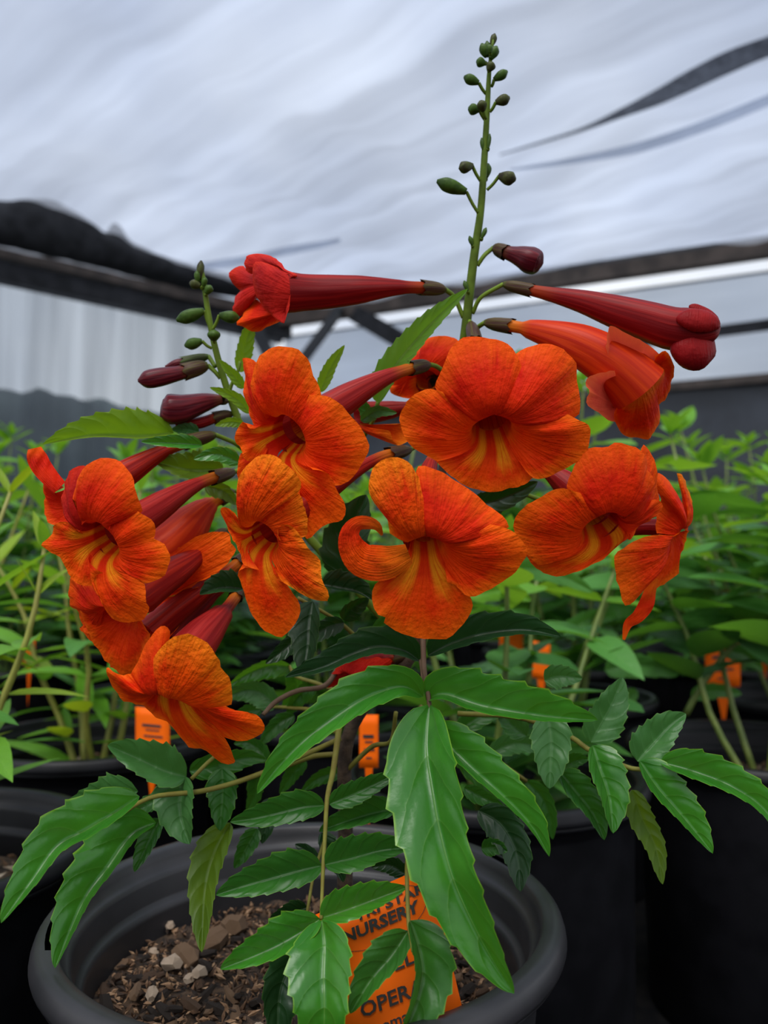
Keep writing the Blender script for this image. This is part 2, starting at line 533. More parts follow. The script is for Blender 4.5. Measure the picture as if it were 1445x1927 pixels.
M_BG = {
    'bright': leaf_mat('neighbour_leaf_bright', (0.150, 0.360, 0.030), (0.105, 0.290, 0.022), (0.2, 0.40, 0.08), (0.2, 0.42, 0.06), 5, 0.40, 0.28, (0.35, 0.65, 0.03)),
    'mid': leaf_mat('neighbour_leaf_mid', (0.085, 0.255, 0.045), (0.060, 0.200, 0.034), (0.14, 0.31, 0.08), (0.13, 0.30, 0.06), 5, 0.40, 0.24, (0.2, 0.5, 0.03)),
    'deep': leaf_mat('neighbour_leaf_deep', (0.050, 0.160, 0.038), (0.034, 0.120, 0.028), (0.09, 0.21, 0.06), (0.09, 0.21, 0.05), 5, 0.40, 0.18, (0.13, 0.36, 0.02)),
    'yellow': leaf_mat('neighbour_leaf_yellow', (0.26, 0.36, 0.016), (0.18, 0.31, 0.013), (0.3, 0.42, 0.05), (0.3, 0.42, 0.03), 6, 0.42, 0.3, (0.45, 0.6, 0.015)),
}
M_BGSTEM = plain_mat('neighbour_stem', (0.10, 0.15, 0.025), (0.17, 0.22, 0.045), 60, 0.5, 0.2)
M_BGSTEMY = plain_mat('neighbour_stem_yellow', (0.21, 0.20, 0.035), (0.27, 0.27, 0.05), 60, 0.5, 0.2)

# ================================================================== THE SETTING
HC = 2.65                                     # roof height above the camera
ROOFZ = CAMZ + HC


def struct(o):
    o['kind'] = 'structure'
    return o


# ground cloth
V = [(-7, -3, 0), (8, -3, 0), (8, 14, 0), (-7, 14, 0)]
struct(add('floor', [Vector(v) for v in V], [(0, 1, 2, 3)], M_FLOOR, smooth=False))

# plan: left wall and back wall meet in a far corner
LW0, CORNER, RW1 = Vector((-3.06, 6.13, 0)), Vector((-1.06, 7.62, 0)), Vector((2.97, 5.94, 0))
DL = (LW0 - CORNER).normalized()
DR = (RW1 - CORNER).normalized()
NL = Vector((-DL.y, DL.x, 0))
NR = Vector((-DR.y, DR.x, 0))
if NL.dot(-CORNER) < 0:
    NL = -NL
if NR.dot(-CORNER) < 0:
    NR = -NR

# roof film, gently sagging and creased
nx, ny = 150, 90
V, U = [], []
for j in range(ny):
    for i in range(nx):
        x = -8.0 + 15.5 * i / (nx - 1)
        y = 0.7 + 7.6 * j / (ny - 1)
        a = x * 0.55 - y * 0.85
        z = ROOFZ + 0.030 * math.sin(a * 4.2 + 0.8 * math.sin(x * 1.3)) + 0.016 * math.sin(a * 11 + 1.7 * math.sin(y * 1.9)) \
            + 0.05 * noise.noise(Vector((x * 0.7, y * 0.7, 1.3))) + 0.012 * noise.noise(Vector((x * 5, y * 1.5, 4)))
        p = Vector((x, y, z))
        for nn in (NL, NR):
            dd = (p - CORNER).dot(nn)
            if dd < 0.02:
                p = p + Vector((nn.x, nn.y, 0)) * (0.02 - dd)
        V.append(p)
        U.append((i / (nx - 1), j / (ny - 1)))
struct(add('ceiling', V, grid_faces(nx, ny), M_ROOF, uvs=U))


def wall_sheet(name, mat, base, d, s0, s1, z0, z1, nrm, fold, freq, ns_=120, nzz=10, phase=0.0):
    V, U = [], []
    for j in range(nzz):
        for i in range(ns_):
            s = s0 + (s1 - s0) * i / (ns_ - 1)
            t = j / (nzz - 1)
            z = z0 + (z1 - z0) * t
            off = fold * (math.sin(s * freq + phase + 1.6 * noise.noise(Vector((s * 1.1, t * 0.6, phase)))) + 0.6 * noise.noise(Vector((s * 6, t, phase))))
            V.append(base + d * s + nrm * off + Vector((0, 0, z)))
            U.append((i / (ns_ - 1), t))
    return struct(add(name, V, grid_faces(ns_, nzz), mat, uvs=U))


zc = CAMZ
# left: clear plastic curtain hanging in folds
wall_sheet('wall_left', M_WALLF, CORNER, DL, 0.05, 8.6, 0.0, zc + 2.46, NL, 0.035, 20.0, 360, 12)
# back: black film below, grey film above, an open slot of sky under the beam
wall_sheet('wall_back', M_BLACKFILM, CORNER, DR, 0.05, 8.0, 0.0, zc + 1.52, NR, 0.03, 3.0, 80, 20, 2.0)
wall_sheet('wall_back_upper', M_WALLF2, CORNER, DR, 0.05, 8.0, zc + 1.55, zc + 2.40, NR, 0.02, 2.0, 80, 12, 5.0)

# timber and pipes
tn = [0]


def trim(a, b, w, h, mat):
    tn[0] += 1
    V, Fa = [], []
    beam_geo(a, b, w, h, V, Fa)
    return struct(add('trim_%d' % tn[0], V, Fa, mat, smooth=False))


def LWp(s, h, off=0.0):
    return CORNER + DL * s + NL * off + Vector((0, 0, zc + h))


def RWp(s, h, off=0.0):
    return CORNER + DR * s + NR * off + Vector((0, 0, zc + h))


trim(LWp(-0.1, 2.60, 0.06), LWp(8.8, 2.66, 0.06), 0.08, 0.10, M_WOOD)
trim(LWp(-0.1, 2.47, 0.05), LWp(8.8, 2.47, 0.05), 0.05, 0.16, M_SHADE)
trim(LWp(0.0, 2.36, 0.05), LWp(8.8, 2.42, 0.05), 0.04, 0.045, M_STEEL)
trim(RWp(-0.1, 2.57, 0.05), RWp(8.2, 2.57, 0.05), 0.10, 0.13, M_WOOD)
trim(RWp(-0.1, 2.65, 0.05), RWp(8.2, 2.65, 0.05), 0.10, 0.03, M_STEEL)
trim(RWp(0.0, 2.395, 0.03), RWp(8.2, 2.395, 0.03), 0.02, 0.016, M_STEEL)
trim(RWp(1.6, 1.90, 0.06), RWp(8.2, 2.04, 0.06), 0.02, 0.09, M_SHADE)
trim(RWp(0.0, 1.54, 0.05), RWp(8.2, 1.54, 0.05), 0.06, 0.07, M_WOOD)
trim(Vector((CORNER.x, CORNER.y - 0.1, 0)), Vector((CORNER.x, CORNER.y - 0.1, zc + 2.6)), 0.13, 0.13, M_WOOD)
trim(RWp(0.35, 2.1, 0.15), RWp(0.75, 2.58, 0.12), 0.08, 0.08, M_STEEL)
trim(LWp(0.45, 2.55, 0.15), LWp(0.0, 1.75, 0.25), 0.10, 0.10, M_STEEL)
trim(RWp(0.9, 2.5, 0.15), RWp(2.0, 1.75, 0.15), 0.05, 0.16, M_SHADE)
trim(LWp(0.55, 0.0, 0.04) - Vector((0, 0, zc)), LWp(0.55, 2.4, 0.04), 0.05, 0.05, M_STEEL)

# hedge outside the left curtain, seen through the plastic
V, Fa, U = [], [], []
nx, ny = 160, 14
for j in range(ny):
    for i in range(nx):
        s = -2.0 + 13.0 * i / (nx - 1)
        t = j / (ny - 1)
        h = 2.25 + 0.25 * noise.noise(Vector((s * 0.5, 0, 2))) + 0.08 * noise.noise(Vector((s * 5, 0, 7)))
        ang = math.pi * t
        V.append(CORNER - NL * (1.6 + 0.9 * math.cos(ang) * -1) + DL * s + Vector((0, 0, h * math.sin(ang) ** 0.6 if 0 < t < 1 else 0))
                 + NL * 0.12 * noise.noise(Vector((s * 3, t * 5, 1))))
tag(add('hedge', V, grid_faces(nx, ny), M_HEDGE), 'dark hedge outside, dimly seen through the clear plastic curtain', 'hedge')

# bunched black shade cloth under the roof along the left beam
prof = cat([(-60, 372), (0, 380), (60, 376), (110, 380), (150, 400), (182, 424), (200, 440), (214, 420), (232, 452), (262, 470), (310, 488), (360, 503), (430, 520), (500, 545)], 70)
low = cat([(-60, 455), (0, 462), (110, 488), (230, 512), (330, 536), (430, 556), (500, 566)], 70)
V = []
nr = 14
for k in range(nr):
    a = 2 * math.pi * k / nr
    for i in range(70):
        c = (prof[i] + low[i]) / 2
        hh = (low[i] - prof[i]) / 2
        q = on_plane(c[0], c[1] - hh[1] * math.sin(a), CORNER + NL * (1.15 - 0.75 * i / 69), NL)
        q = q + NL * (0.14 * math.cos(a) + 0.03 * noise.noise(Vector((i * 0.25, k * 0.6, 0))))
        V.append(q)
Fa = []
for k in range(nr):
    for i in range(69):
        Fa.append((k * 70 + i, k * 70 + i + 1, ((k + 1) % nr) * 70 + i + 1, ((k + 1) % nr) * 70 + i))
tag(add('shade_cloth_bundle', V, Fa, M_SHADE), 'black shade cloth bunched in a lumpy heap along the roof edge', 'cloth')


def roof_strip(name, upper, lower, mat, dz, n=40):
    a, b = cat(upper, n), cat(lower, n)
    V, U = [], []
    for j in range(5):
        t = j / 4
        for i in range(n):
            q = a[i] * (1 - t) + b[i] * t
            p = on_z(q[0], q[1], ROOFZ - dz - 0.02 * math.sin(math.pi * t))
            V.append(p)
            U.append((i / (n - 1), t))
    return add(name, V, grid_faces(n, 5), mat, uvs=U)


tag(roof_strip('shade_cloth_strip', [(1520, 40), (1445, 68), (1370, 95), (1300, 130), (1240, 165), (1170, 203), (1100, 238), (1030, 262), (940, 290)],
               [(1520, 85), (1445, 108), (1370, 140), (1300, 172), (1240, 198), (1170, 222), (1100, 246), (1030, 267), (940, 293)], M_STRIP, 0.10),
    'narrow strip of black shade cloth laid across the translucent roof film', 'cloth')
for up_, lo_ in (
        ([(1520, 150), (1445, 178), (1320, 228), (1200, 268), (1080, 296), (960, 318)], [(1520, 168), (1445, 200), (1320, 250), (1200, 288), (1080, 308), (960, 322)]),
        ([(640, 448), (600, 455), (540, 464), (480, 478), (420, 488), (370, 496)], [(640, 456), (600, 468), (540, 480), (480, 494), (420, 506), (370, 508)])):
    tn[0] += 1
    struct(roof_strip('trim_%d' % tn[0], up_, lo_, M_FOLD, 0.12))  # stands for a crease in the roof film, added as a tinted strip

# ================================================================== POTS AND SOIL
RIMZ = CAMZ - 0.146


def pot_mesh(name, mat, r=0.115, h=RIMZ, base=0.080, slots=()):
    """lathe: rolled rim, stepped inside wall, tapered body; slots = (angle, width) openings in the rim top"""
    k = r / 0.115
    prof = [(base, 0.0), (base + 0.0030, 0.004), (0.1030, h - 0.024), (0.1034, h - 0.021), (0.1060, h - 0.0190), (0.1064, h - 0.0140),
            (0.1122, h - 0.0132), (0.1131, h - 0.0122), (0.1130, h - 0.0108), (0.1122, h - 0.0103), (0.1146, h - 0.0097), (0.1150, h - 0.0082), (0.1147, h - 0.0060), (0.1136, h - 0.0026), (0.1122, h - 0.0008), (0.1104, h - 0.0002),
            (0.1092, h), (0.1058, h - 0.0006), (0.1046, h - 0.0016), (0.1036, h - 0.0050), (0.1024, h - 0.0085), (0.1008, h - 0.0098),
            (0.0998, h - 0.0104), (0.0990, h - 0.0125), (0.0978, h - 0.0215), (0.0972, h - 0.0232), (0.0955, h - 0.0240), (0.0944, h - 0.0250), (0.0940, h - 0.0275), (0.0915, h - 0.0600), (0.0780, 0.006), (0.0, 0.006)]
    n = 96
    V, U = [], []
    for j, (rr, z) in enumerate(prof):
        for i in range(n):
            a = 2 * math.pi * i / n
            V.append(Vector((rr * k * math.cos(a), rr * k * math.sin(a), z)))
            U.append((i / n, j / len(prof)))
    Fa = []
    for j in range(len(prof) - 1):
        for i in range(n):
            a = 360.0 * (i + 0.5) / n
            if j in (16,) and any(abs((a - s0 + 180) % 360 - 180) < w for s0, w in slots):
                continue
            i2 = (i + 1) % n
            Fa.append((j * n + i, j * n + i2, (j + 1) * n + i2, (j + 1) * n + i))
    Fa.append(tuple(range(n))[::-1])
    return mesh_from(name, V, Fa, mat, U, origin=(0, 0, 0))[0]


def chip_meshes():
    out = []
    for k in range(8):
        m = M_CHIP[[0, 0, 1, 1, 2, 2, 3, 3][k]]
        rnd = random.Random(k)
        V = []
        nn = 6
        for j, (zz, sc_) in enumerate(((-0.5, 0.62), (0.0, 1.0), (0.5, 0.66))):
            for i in range(nn):
                a = 2 * math.pi * i / nn
                V.append(Vector((sc_ * math.cos(a) * rnd.uniform(0.7, 1.2) * 0.5, sc_ * math.sin(a) * rnd.uniform(0.7, 1.2) * 0.5, zz * rnd.uniform(0.8, 1.1))))
        Fa = grid_faces(nn, 3, wrap=True) + [tuple(range(nn))[::-1], tuple(2 * nn + i for i in range(nn))]
        out.append(mesh_from('bark_chip', V, Fa, m, smooth=False, origin=(0, 0, 0))[0])
    return out


CHIPS = chip_meshes()


def soil_mesh(r, seed, bumps=0.004, n=40, rings=12):
    V = [Vector((0, 0, 0))]
    Fa = []
    for j in range(1, rings + 1):
        for i in range(n):
            a = 2 * math.pi * i / n
            rr = r * j / rings
            x, y = rr * math.cos(a), rr * math.sin(a)
            V.append(Vector((x, y, bumps * noise.noise(Vector((x * 60, y * 60, seed))) + bumps * 0.6 * noise.noise(Vector((x * 200, y * 200, seed))))))
    for i in range(n):
        Fa.append((0, 1 + i, 1 + (i + 1) % n))
    for j in range(rings - 1):
        for i in range(n):
            a, b = 1 + j * n, 1 + (j + 1) * n
            Fa.append((a + i, b + i, b + (i + 1) % n, a + (i + 1) % n))
    return mesh_from('soil', V, Fa, M_SOIL, origin=(0, 0, 0))[0]


def granules(r, count, seed, lo, hi, z0=0.0, mats=(0, 1, 1, 2, 3)):
    """small soil crumbs too fine to pick apart, one mesh"""
    rnd = random.Random(seed)
    V, Fa, mi = [], [], []
    for _ in range(count):
        a, rr = rnd.uniform(0, 2 * math.pi), r * math.sqrt(rnd.random())
        c = Vector((rr * math.cos(a), rr * math.sin(a), z0 + rnd.uniform(0, 0.003)))
        s = rnd.uniform(lo, hi)
        b = len(V)
        q = Matrix.Rotation(rnd.uniform(0, 6.28), 3, Vector((rnd.uniform(-1, 1), rnd.uniform(-1, 1), rnd.uniform(-1, 1) + 0.01)).normalized())
        st = rnd.uniform(1, 2.2)
        for p in ((1, 0, 0), (-1, 0, 0), (0, .6, 0), (0, -.6, 0), (0, 0, .6), (0, 0, -.6)):
            V.append(c + q @ Vector((p[0] * st, p[1], p[2])) * s)
        m = rnd.choice(mats)
        for t in ((0, 2, 4), (2, 1, 4), (1, 3, 4), (3, 0, 4), (2, 0, 5), (1, 2, 5), (3, 1, 5), (0, 3, 5)):
            Fa.append(tuple(b + i for i in t))
            mi.append(m)
    me, _ = mesh_from('soil_crumbs', V, Fa, None, smooth=False, origin=(0, 0, 0))
    for m in M_CHIP:
        me.materials.append(m)
    me.polygons.foreach_set('material_index', mi)
    return me


def link(name, me, parent, loc=(0, 0, 0)):
    o = bpy.data.objects.new(name, me)
    COL.objects.link(o)
    o.parent = parent
    o.location = loc
    WL[o.name] = wl(parent) + Vector(loc)
    return o


HX, HY = -0.035, 0.363
bush = empty('potted_trumpet_bush', (HX, HY, 0))
tag(bush, 'orange trumpet-flowered bush in a dark grey nursery pot, in full bloom', 'potted plant')
link('pot', pot_mesh('pot', M_POT, slots=((199, 6.0), (28, 6.0))), bush)['label'] = 'dark grey plastic pot with slotted rolled rim'
SOILZ = RIMZ - 0.040
soil = link('soil', soil_mesh(0.0945, 3.0, 0.006, 64, 22), bush, (0, 0, SOILZ))
rnd = random.Random(11)
made = 0
while made < 270:
    a, rr = rnd.uniform(0, 2 * math.pi), 0.091 * math.sqrt(rnd.random())
    x, y = rr * math.cos(a), rr * math.sin(a)
    if y > 0.045 and rnd.random() < 0.7:
        continue
    k = rnd.choice([0, 0, 0, 1, 1, 1, 2, 2, 3, 3, 4, 5, 5, 6]) if made > 14 else rnd.choice([6, 7, 4, 5])
    s = rnd.uniform(0.0030, 0.0060) * (1.0 if k < 6 else 0.9)
    o = link('bark_chip', CHIPS[k], soil, (x, y, rnd.uniform(0.0015, 0.0045)))
    o.rotation_euler = (rnd.uniform(0.9, 2.2), rnd.uniform(-0.4, 0.4), rnd.uniform(0, 6.28))
    st = rnd.uniform(1.2, 2.6) if k < 6 else 1.1
    o.scale = (s, s * 0.8, s * st)
    made += 1
# the large pale lumps that show by the left of the stem
for px, py, k, s in ((322, 1812, 7, 0.0095), (375, 1830, 6, 0.0075), (400, 1770, 5, 0.013), (352, 1800, 4, 0.012), (265, 1756, 7, 0.005), (318, 1742, 6, 0.006), (285, 1870, 7, 0.0055), (440, 1740, 4, 0.014)):
    q = on_z(px, py, SOILZ + 0.005)
    o = link('bark_chip', CHIPS[k], soil, q - Vector((HX, HY, SOILZ)))
    o.rotation_euler = (1.3, 0.2, px * 0.1)
    o.scale = (s, s * 0.85, s * 1.25)
g = link('soil_crumbs', granules(0.092, 3200, 5, 0.0007, 0.0019, 0.001, (0, 0, 1, 1, 1, 2, 2)), soil)
tag(g, kind='stuff')


# ================================================================== LEAFLETS OF THE BUSH
def zt(z, p):
    return (z[0] + p[0] / z[2], z[1] + p[1] / z[2])


def leaflet(z, mids, wL, wR, D0, D1, mat, parent, teeth=7, fold=-1, W=None, bow=0.0, peak=0.68, blunt=0.70, curl=0.12):
    """blade from its midrib (zoom pixels) and the visible half-widths on both sides of it;
    the hidden part of each half-width turns into depth, so the blade is folded for real"""
    m = [zt(z, p) for p in mids]
    wL, wR = wL / z[2], wR / z[2]
    W = (W / z[2]) if W else 1.10 * max(abs(wL), abs(wR))
    n = teeth * 7 + 1
    c = cat(m, n)
    d = np.gradient(c, axis=0)
    d = d / np.maximum(np.linalg.norm(d, axis=1), 1e-9)[:, None]
    M = 7
    V, U = [], []
    for i in range(n):
        t = i / (n - 1)
        prof = max(0.0, math.sin(math.pi * min(1, t) ** peak)) ** blunt
        ph = (t * teeth) % 1.0
        saw = 1.0 + (0.17 * (ph ** 1.6 - 0.45) if 0.16 < t < 0.97 else 0.0)
        D = D0 + (D1 - D0) * t - bow * math.sin(math.pi * t)
        nl = np.array([d[i][1], -d[i][0]])
        for k in range(-M, M + 1):
            s = abs(k) / M
            w = wL if k > 0 else wR
            wig = 1.0 + 0.05 * math.sin(t * 9 + k)
            e = s * (saw if s > 0.99 else (1 + (saw - 1) * 0.3 * s)) * prof
            off = (nl if k > 0 else -nl) * w * e * wig
            dep = math.sqrt(max(0.0, W * W - w * w)) * e * fold
            ph_ = (t * 5 - s ** 1.5 * 1.3) % 1.0
            dep -= 0.075 * W * prof * (1 - abs(2 * ph_ - 1) ** 2.5) * math.sin(math.pi * min(1.0, s * 0.9 + 0.05))
            dep += curl * W * e * e + 0.05 * W * e * math.sin(t * 16 + (1 if k > 0 else 2.5))
            V.append(P(c[i][0] + off[0], c[i][1] + off[1], D + dep * D / F))
            U.append((0.5 + 0.5 * k / M, t))
    return add('leaflet', V, grid_faces(2 * M + 1, n), M_L[mat] if isinstance(mat, str) else mat, parent, U)


ZA = (400, 1180, 2.064)
Z6 = (400, 820, 2.89)
ZB = (400, 1450, 3.6125)
Z7 = (560, 1620, 2.676)
ZL = (0, 1300, 2.779)
ZR = (900, 1180, 2.58)
Z3 = (400, 450, 2.89)
Z2 = (50, 450, 3.211)
Z5 = (40, 830, 3.01)
Z1 = (700, 40, 3.2125)
Z4 = (700, 450, 2.064)
ZF = (0, 0, 1.0)


def rachis(z, pts, Ds, rad, mat, parent, name='leaf'):
    return tube(name, [(*zt(z, p), D) for p, D in zip(pts, Ds)], rad, mat, parent, 8)


# stems of the bush
tube('stem', [(648, 1760, .362), (650, 1560, .360), (652, 1400, .358), (700, 1310, .357), (778, 1230, .356), (800, 1100, .358), (830, 900, .358), (862, 720, .352)],
     [15, 14, 13, 12, 10, 8, 8, 8], M_BARK, bush, 12, 50)
tube('stem', [(862, 720, .352), (876, 620, .348), (885, 540, .346), (893, 475, .345), (904, 400, .344), (910, 320, .343), (916, 220, .342), (921, 130, .341), (928, 75, .340)],
     [8.5, 9, 8.5, 8, 7, 6.5, 5.5, 4, 2], M_STEMD, bush, 12, 60)
tube('stem', [(780, 1228, .357), (690, 1130, .362), (580, 1010, .364), (490, 900, .362), (452, 800, .357), (425, 725, .353), (405, 655, .350), (392, 590, .348), (383, 530, .347), (379, 500, .346)],
     [9, 8, 8, 7, 7, 6.5, 6, 5.5, 5, 3], M_STEM, bush, 12, 60)
tube('stem', [(560, 985, .363), (470, 960, .360), (440, 930, .356)], [6, 5, 4], M_STEM, bush, 8)
tube('stem', [(640, 1250, .36), (612, 1290, .352), (560, 1300, .345), (520, 1320, .34), (495, 1345, .335)], [5, 5, 5, 5, 4], M_RACHP, bush, 8)
tube('stem', [(560, 1125, .345), (630, 1165, .35), (663, 1192, .352), (700, 1230, .356)], [3.5, 3.5, 4, 4], M_RACH, bush, 8)
tube('stem', [(652, 1450, .358), (700, 1405, .35), (735, 1395, .34), (745, 1340, .335)], [5, 4.5, 4, 4], M_RACH, bush, 8)

# big front compound leaf
lf = rachis(ZF, [(796, 1195), (798, 1260), (806, 1310), (812, 1372)], [.312, .304, .301, .298], [5.5, 5, 4.5, 4], M_RACHP, bush)
leaflet(ZA, [(818, 270), (735, 232), (600, 275), (480, 350), (360, 440), (260, 540), (172, 648)], 48, 108, .302, .272, 'fresh', lf, 8, bow=.006)
leaflet(ZA, [(828, 285), (900, 262), (1050, 308), (1250, 343), (1400, 358), (1497, 362)], 138, 26, .303, .292, 'fresh', lf, 7, bow=.004)
leaflet(ZA, [(842, 300), (832, 470), (852, 620), (885, 800), (935, 980), (1010, 1150), (1085, 1290), (1172, 1424)], 112, 175, .300, .258, 'fresh', lf, 9, bow=.010, peak=.66, blunt=.66)
leaflet(ZA, [(850, 385), (930, 475), (1030, 570), (1130, 660), (1235, 770), (1308, 892)], 118, 22, .299, .277, 'fresh', lf, 7, bow=.004, peak=.62)

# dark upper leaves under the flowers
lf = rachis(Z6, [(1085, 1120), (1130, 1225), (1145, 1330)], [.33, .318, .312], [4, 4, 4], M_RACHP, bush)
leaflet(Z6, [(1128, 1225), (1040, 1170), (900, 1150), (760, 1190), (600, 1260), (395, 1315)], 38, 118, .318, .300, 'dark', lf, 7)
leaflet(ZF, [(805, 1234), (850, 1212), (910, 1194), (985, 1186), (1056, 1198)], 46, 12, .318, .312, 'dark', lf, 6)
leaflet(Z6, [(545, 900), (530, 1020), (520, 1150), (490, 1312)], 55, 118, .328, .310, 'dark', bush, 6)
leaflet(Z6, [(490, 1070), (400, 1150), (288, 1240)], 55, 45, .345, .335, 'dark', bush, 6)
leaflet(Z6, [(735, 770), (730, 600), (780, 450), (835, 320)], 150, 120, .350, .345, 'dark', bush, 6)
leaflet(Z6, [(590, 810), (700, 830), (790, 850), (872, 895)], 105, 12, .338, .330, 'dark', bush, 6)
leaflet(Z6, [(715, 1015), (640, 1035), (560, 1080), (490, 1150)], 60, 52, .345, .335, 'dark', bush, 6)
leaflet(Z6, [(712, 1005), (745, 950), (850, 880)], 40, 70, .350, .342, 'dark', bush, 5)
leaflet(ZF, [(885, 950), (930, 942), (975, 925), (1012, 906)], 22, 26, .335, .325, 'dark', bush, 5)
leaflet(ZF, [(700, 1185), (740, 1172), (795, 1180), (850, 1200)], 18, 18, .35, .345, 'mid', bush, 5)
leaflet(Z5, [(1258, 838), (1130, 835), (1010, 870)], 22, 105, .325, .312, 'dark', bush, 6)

# second compound leaf hanging in front of the soil
lf = rachis(ZB, [(860, -290), (820, 0), (790, 130), (775, 235), (762, 480), (752, 642), (745, 820), (738, 1010)], [.352, .335, .325, .318, .305, .297, .288, .280], [6, 5.5, 5, 4.5, 4, 4, 3.5, 3.5], M_RACH, bush)
leaflet(ZB, [(762, 236), (620, 250), (450, 290), (290, 325), (118, 350)], 92, 128, .318, .312, 'mid', lf, 7)
leaflet(ZB, [(795, 230), (950, 165), (1100, 95), (1250, 20)], 95, 78, .318, .322, 'mid', lf, 7)
leaflet(ZB, [(742, 645), (600, 680), (400, 735), (200, 790), (22, 847)], 112, 165, .297, .288, 'mid', lf, 7)
leaflet(ZB, [(762, 642), (950, 598), (1150, 545), (1340, 525)], 165, 95, .297, .296, 'mid', lf, 7)
leaflet(ZB, [(732, 1008), (620, 1090), (450, 1190), (270, 1270), (52, 1352)], 85, 185, .281, .270, 'fresh', lf, 7)
leaflet(ZB, [(735, 1005), (880, 960), (1100, 880), (1320, 795)], 165, 80, .281, .280, 'fresh', lf, 7)
leaflet(ZB, [(742, 1015), (762, 1180), (756, 1400), (760, 1600), (755, 1830), (740, 2060)], 190, 255, .280, .258, 'fresh', lf, 8, bow=.008)
lf = rachis(ZB, [(760, 480), (690, 700), (650, 920), (600, 1190)], [.325, .318, .31, .30], [3.5, 3, 3, 3], M_RACH, bush)
leaflet(ZB, [(600, 1190), (500, 1380), (450, 1560), (440, 1900)], 150, 130, .300, .285, 'dark', lf, 7)
leaflet(ZB, [(645, 930), (560, 960), (470, 990), (390, 1000)], 60, 80, .312, .308, 'dark', lf, 5)
leaflet(ZB, [(700, 690), (650, 560), (560, 500)], 60, 60, .325, .33, 'dark', lf, 5)
leaflet(ZB, [(740, 420), (790, 560), (860, 690), (890, 760)], 90, 50, .335, .33, 'dark', lf, 5)
lf = rachis(ZB, [(1330, 350), (1325, 560), (1320, 700), (1332, 1030), (1345, 1120), (1360, 1230)], [.33, .306, .282, .270, .265, .260], [4.5, 4, 4, 4, 3.5, 3], M_RACH, bush)
leaflet(ZB, [(1245, 262), (1100, 290), (900, 350), (722, 415)], 62, 125, .325, .320, 'mid', lf, 6)
leaflet(ZB, [(1310, 700), (1200, 640), (1080, 660)], 70, 60, .312, .31, 'dark', lf, 5)
leaflet(ZB, [(1335, 690), (1410, 640), (1480, 560)], 60, 60, .312, .31, 'dark', lf, 5)
leaflet(ZB, [(1330, 1090), (1220, 1260), (1075, 1430), (935, 1655)], 88, 165, .270, .258, 'mid', lf, 6)
leaflet(Z7, [(564, 300), (606, 430), (628, 560), (600, 700), (540, 850), (480, 980)], 172, 36, .270, .252, 'mid', lf, 8)

# low leaf spreading to the left
lf = rachis(ZL, [(1780, 250), (1370, 430), (1080, 520), (800, 555), (640, 640)], [.352, .335, .325, .315, .305], [5, 5, 5, 4.5, 4], M_RACH, bush)
leaflet(ZL, [(730, 552), (600, 640), (450, 730), (300, 815), (170, 990), (5, 1215)], 42, 180, .305, .262, 'fresh', lf, 8, bow=.004)
leaflet(ZL, [(815, 688), (690, 755), (565, 925), (450, 1080), (370, 1250), (288, 1452)], 34, 185, .318, .285, 'fresh', lf, 9)
leaflet(ZL, [(722, 525), (600, 580), (470, 605), (335, 606)], 14, 150, .318, .312, 'pale', lf, 6)
leaflet(ZL, [(975, 450), (860, 420), (720, 355), (562, 285)], 88, 140, .330, .322, 'pale', lf, 7)
leaflet(ZL, [(965, 445), (948, 540), (950, 660), (992, 802)], 68, 150, .330, .318, 'pale', lf, 6)
leaflet(ZL, [(838, 668), (790, 770), (703, 948)], 38, 72, .328, .318, 'mid', lf, 6)
leaflet(ZL, [(1205, 690), (1130, 830), (1075, 1030), (1055, 1368)], 62, 108, .335, .300, 'olive', lf, 8)
leaflet(ZL, [(1160, 405), (1165, 540), (1150, 732)], 80, 88, .338, .330, 'mid', lf, 6)
leaflet(ZL, [(830, 560), (760, 600), (660, 650)], 45, 45, .325, .322, 'pale', lf, 5)
leaflet(ZL, [(990, 420), (1150, 385), (1290, 350), (1395, 360)], 65, 75, .345, .338, 'mid', lf, 6)
leaflet(ZL, [(1345, 720), (1290, 820), (1225, 930)], 48, 55, .345, .340, 'mid', lf, 5)
leaflet(ZL, [(1420, 560), (1400, 680), (1370, 800)], 50, 60, .35, .345, 'dark', lf, 5)
rachis(ZL, [(1000, 462), (1110, 355), (1200, 300)], [.332, .338, .345], [4, 4, 4], M_RACH, bush)

# low leaf spreading to the right
lf = rachis(ZR, [(-100, 420), (200, 440), (440, 530), (545, 600), (760, 690), (890, 655)], [.352, .345, .335, .328, .320, .315], [5, 5, 5, 5, 4.5, 4], M_RACH, bush)
leaflet(ZR, [(335, 420), (352, 540), (350, 660), (345, 785)], 105, 98, .330, .318, 'pale', lf, 6)
leaflet(ZR, [(392, 702), (470, 800), (555, 910), (612, 1035)], 98, 40, .335, .325, 'mid', lf, 6)
leaflet(ZR, [(547, 560), (590, 480), (650, 370), (700, 245)], 88, 108, .328, .332, 'pale', lf, 7)
leaflet(ZR, [(553, 575), (585, 680), (630, 820), (654, 1002)], 128, 48, .327, .312, 'fresh', lf, 7)
leaflet(ZR, [(772, 652), (850, 565), (930, 480), (1008, 420)], 112, 88, .320, .324, 'pale', lf, 7)
leaflet(ZR, [(782, 650), (870, 780), (1000, 930), (1138, 1100)], 128, 34, .318, .300, 'fresh', lf, 7)
leaflet(ZR, [(880, 655), (1040, 700), (1220, 770), (1380, 880), (1500, 1060)], 118, 36, .315, .292, 'fresh', lf, 8)
leaflet(ZR, [(745, 790), (790, 920), (860, 1070), (895, 1250)], 62, 62, .332, .318, 'olive', lf, 8)
leaflet(ZR, [(0, 890), (110, 960), (185, 1100), (205, 1285)], 92, 88, .325, .312, 'dark', lf, 7)
leaflet(ZR, [(398, 685), (470, 650), (538, 640)], 45, 40, .345, .34, 'mid', lf, 5)
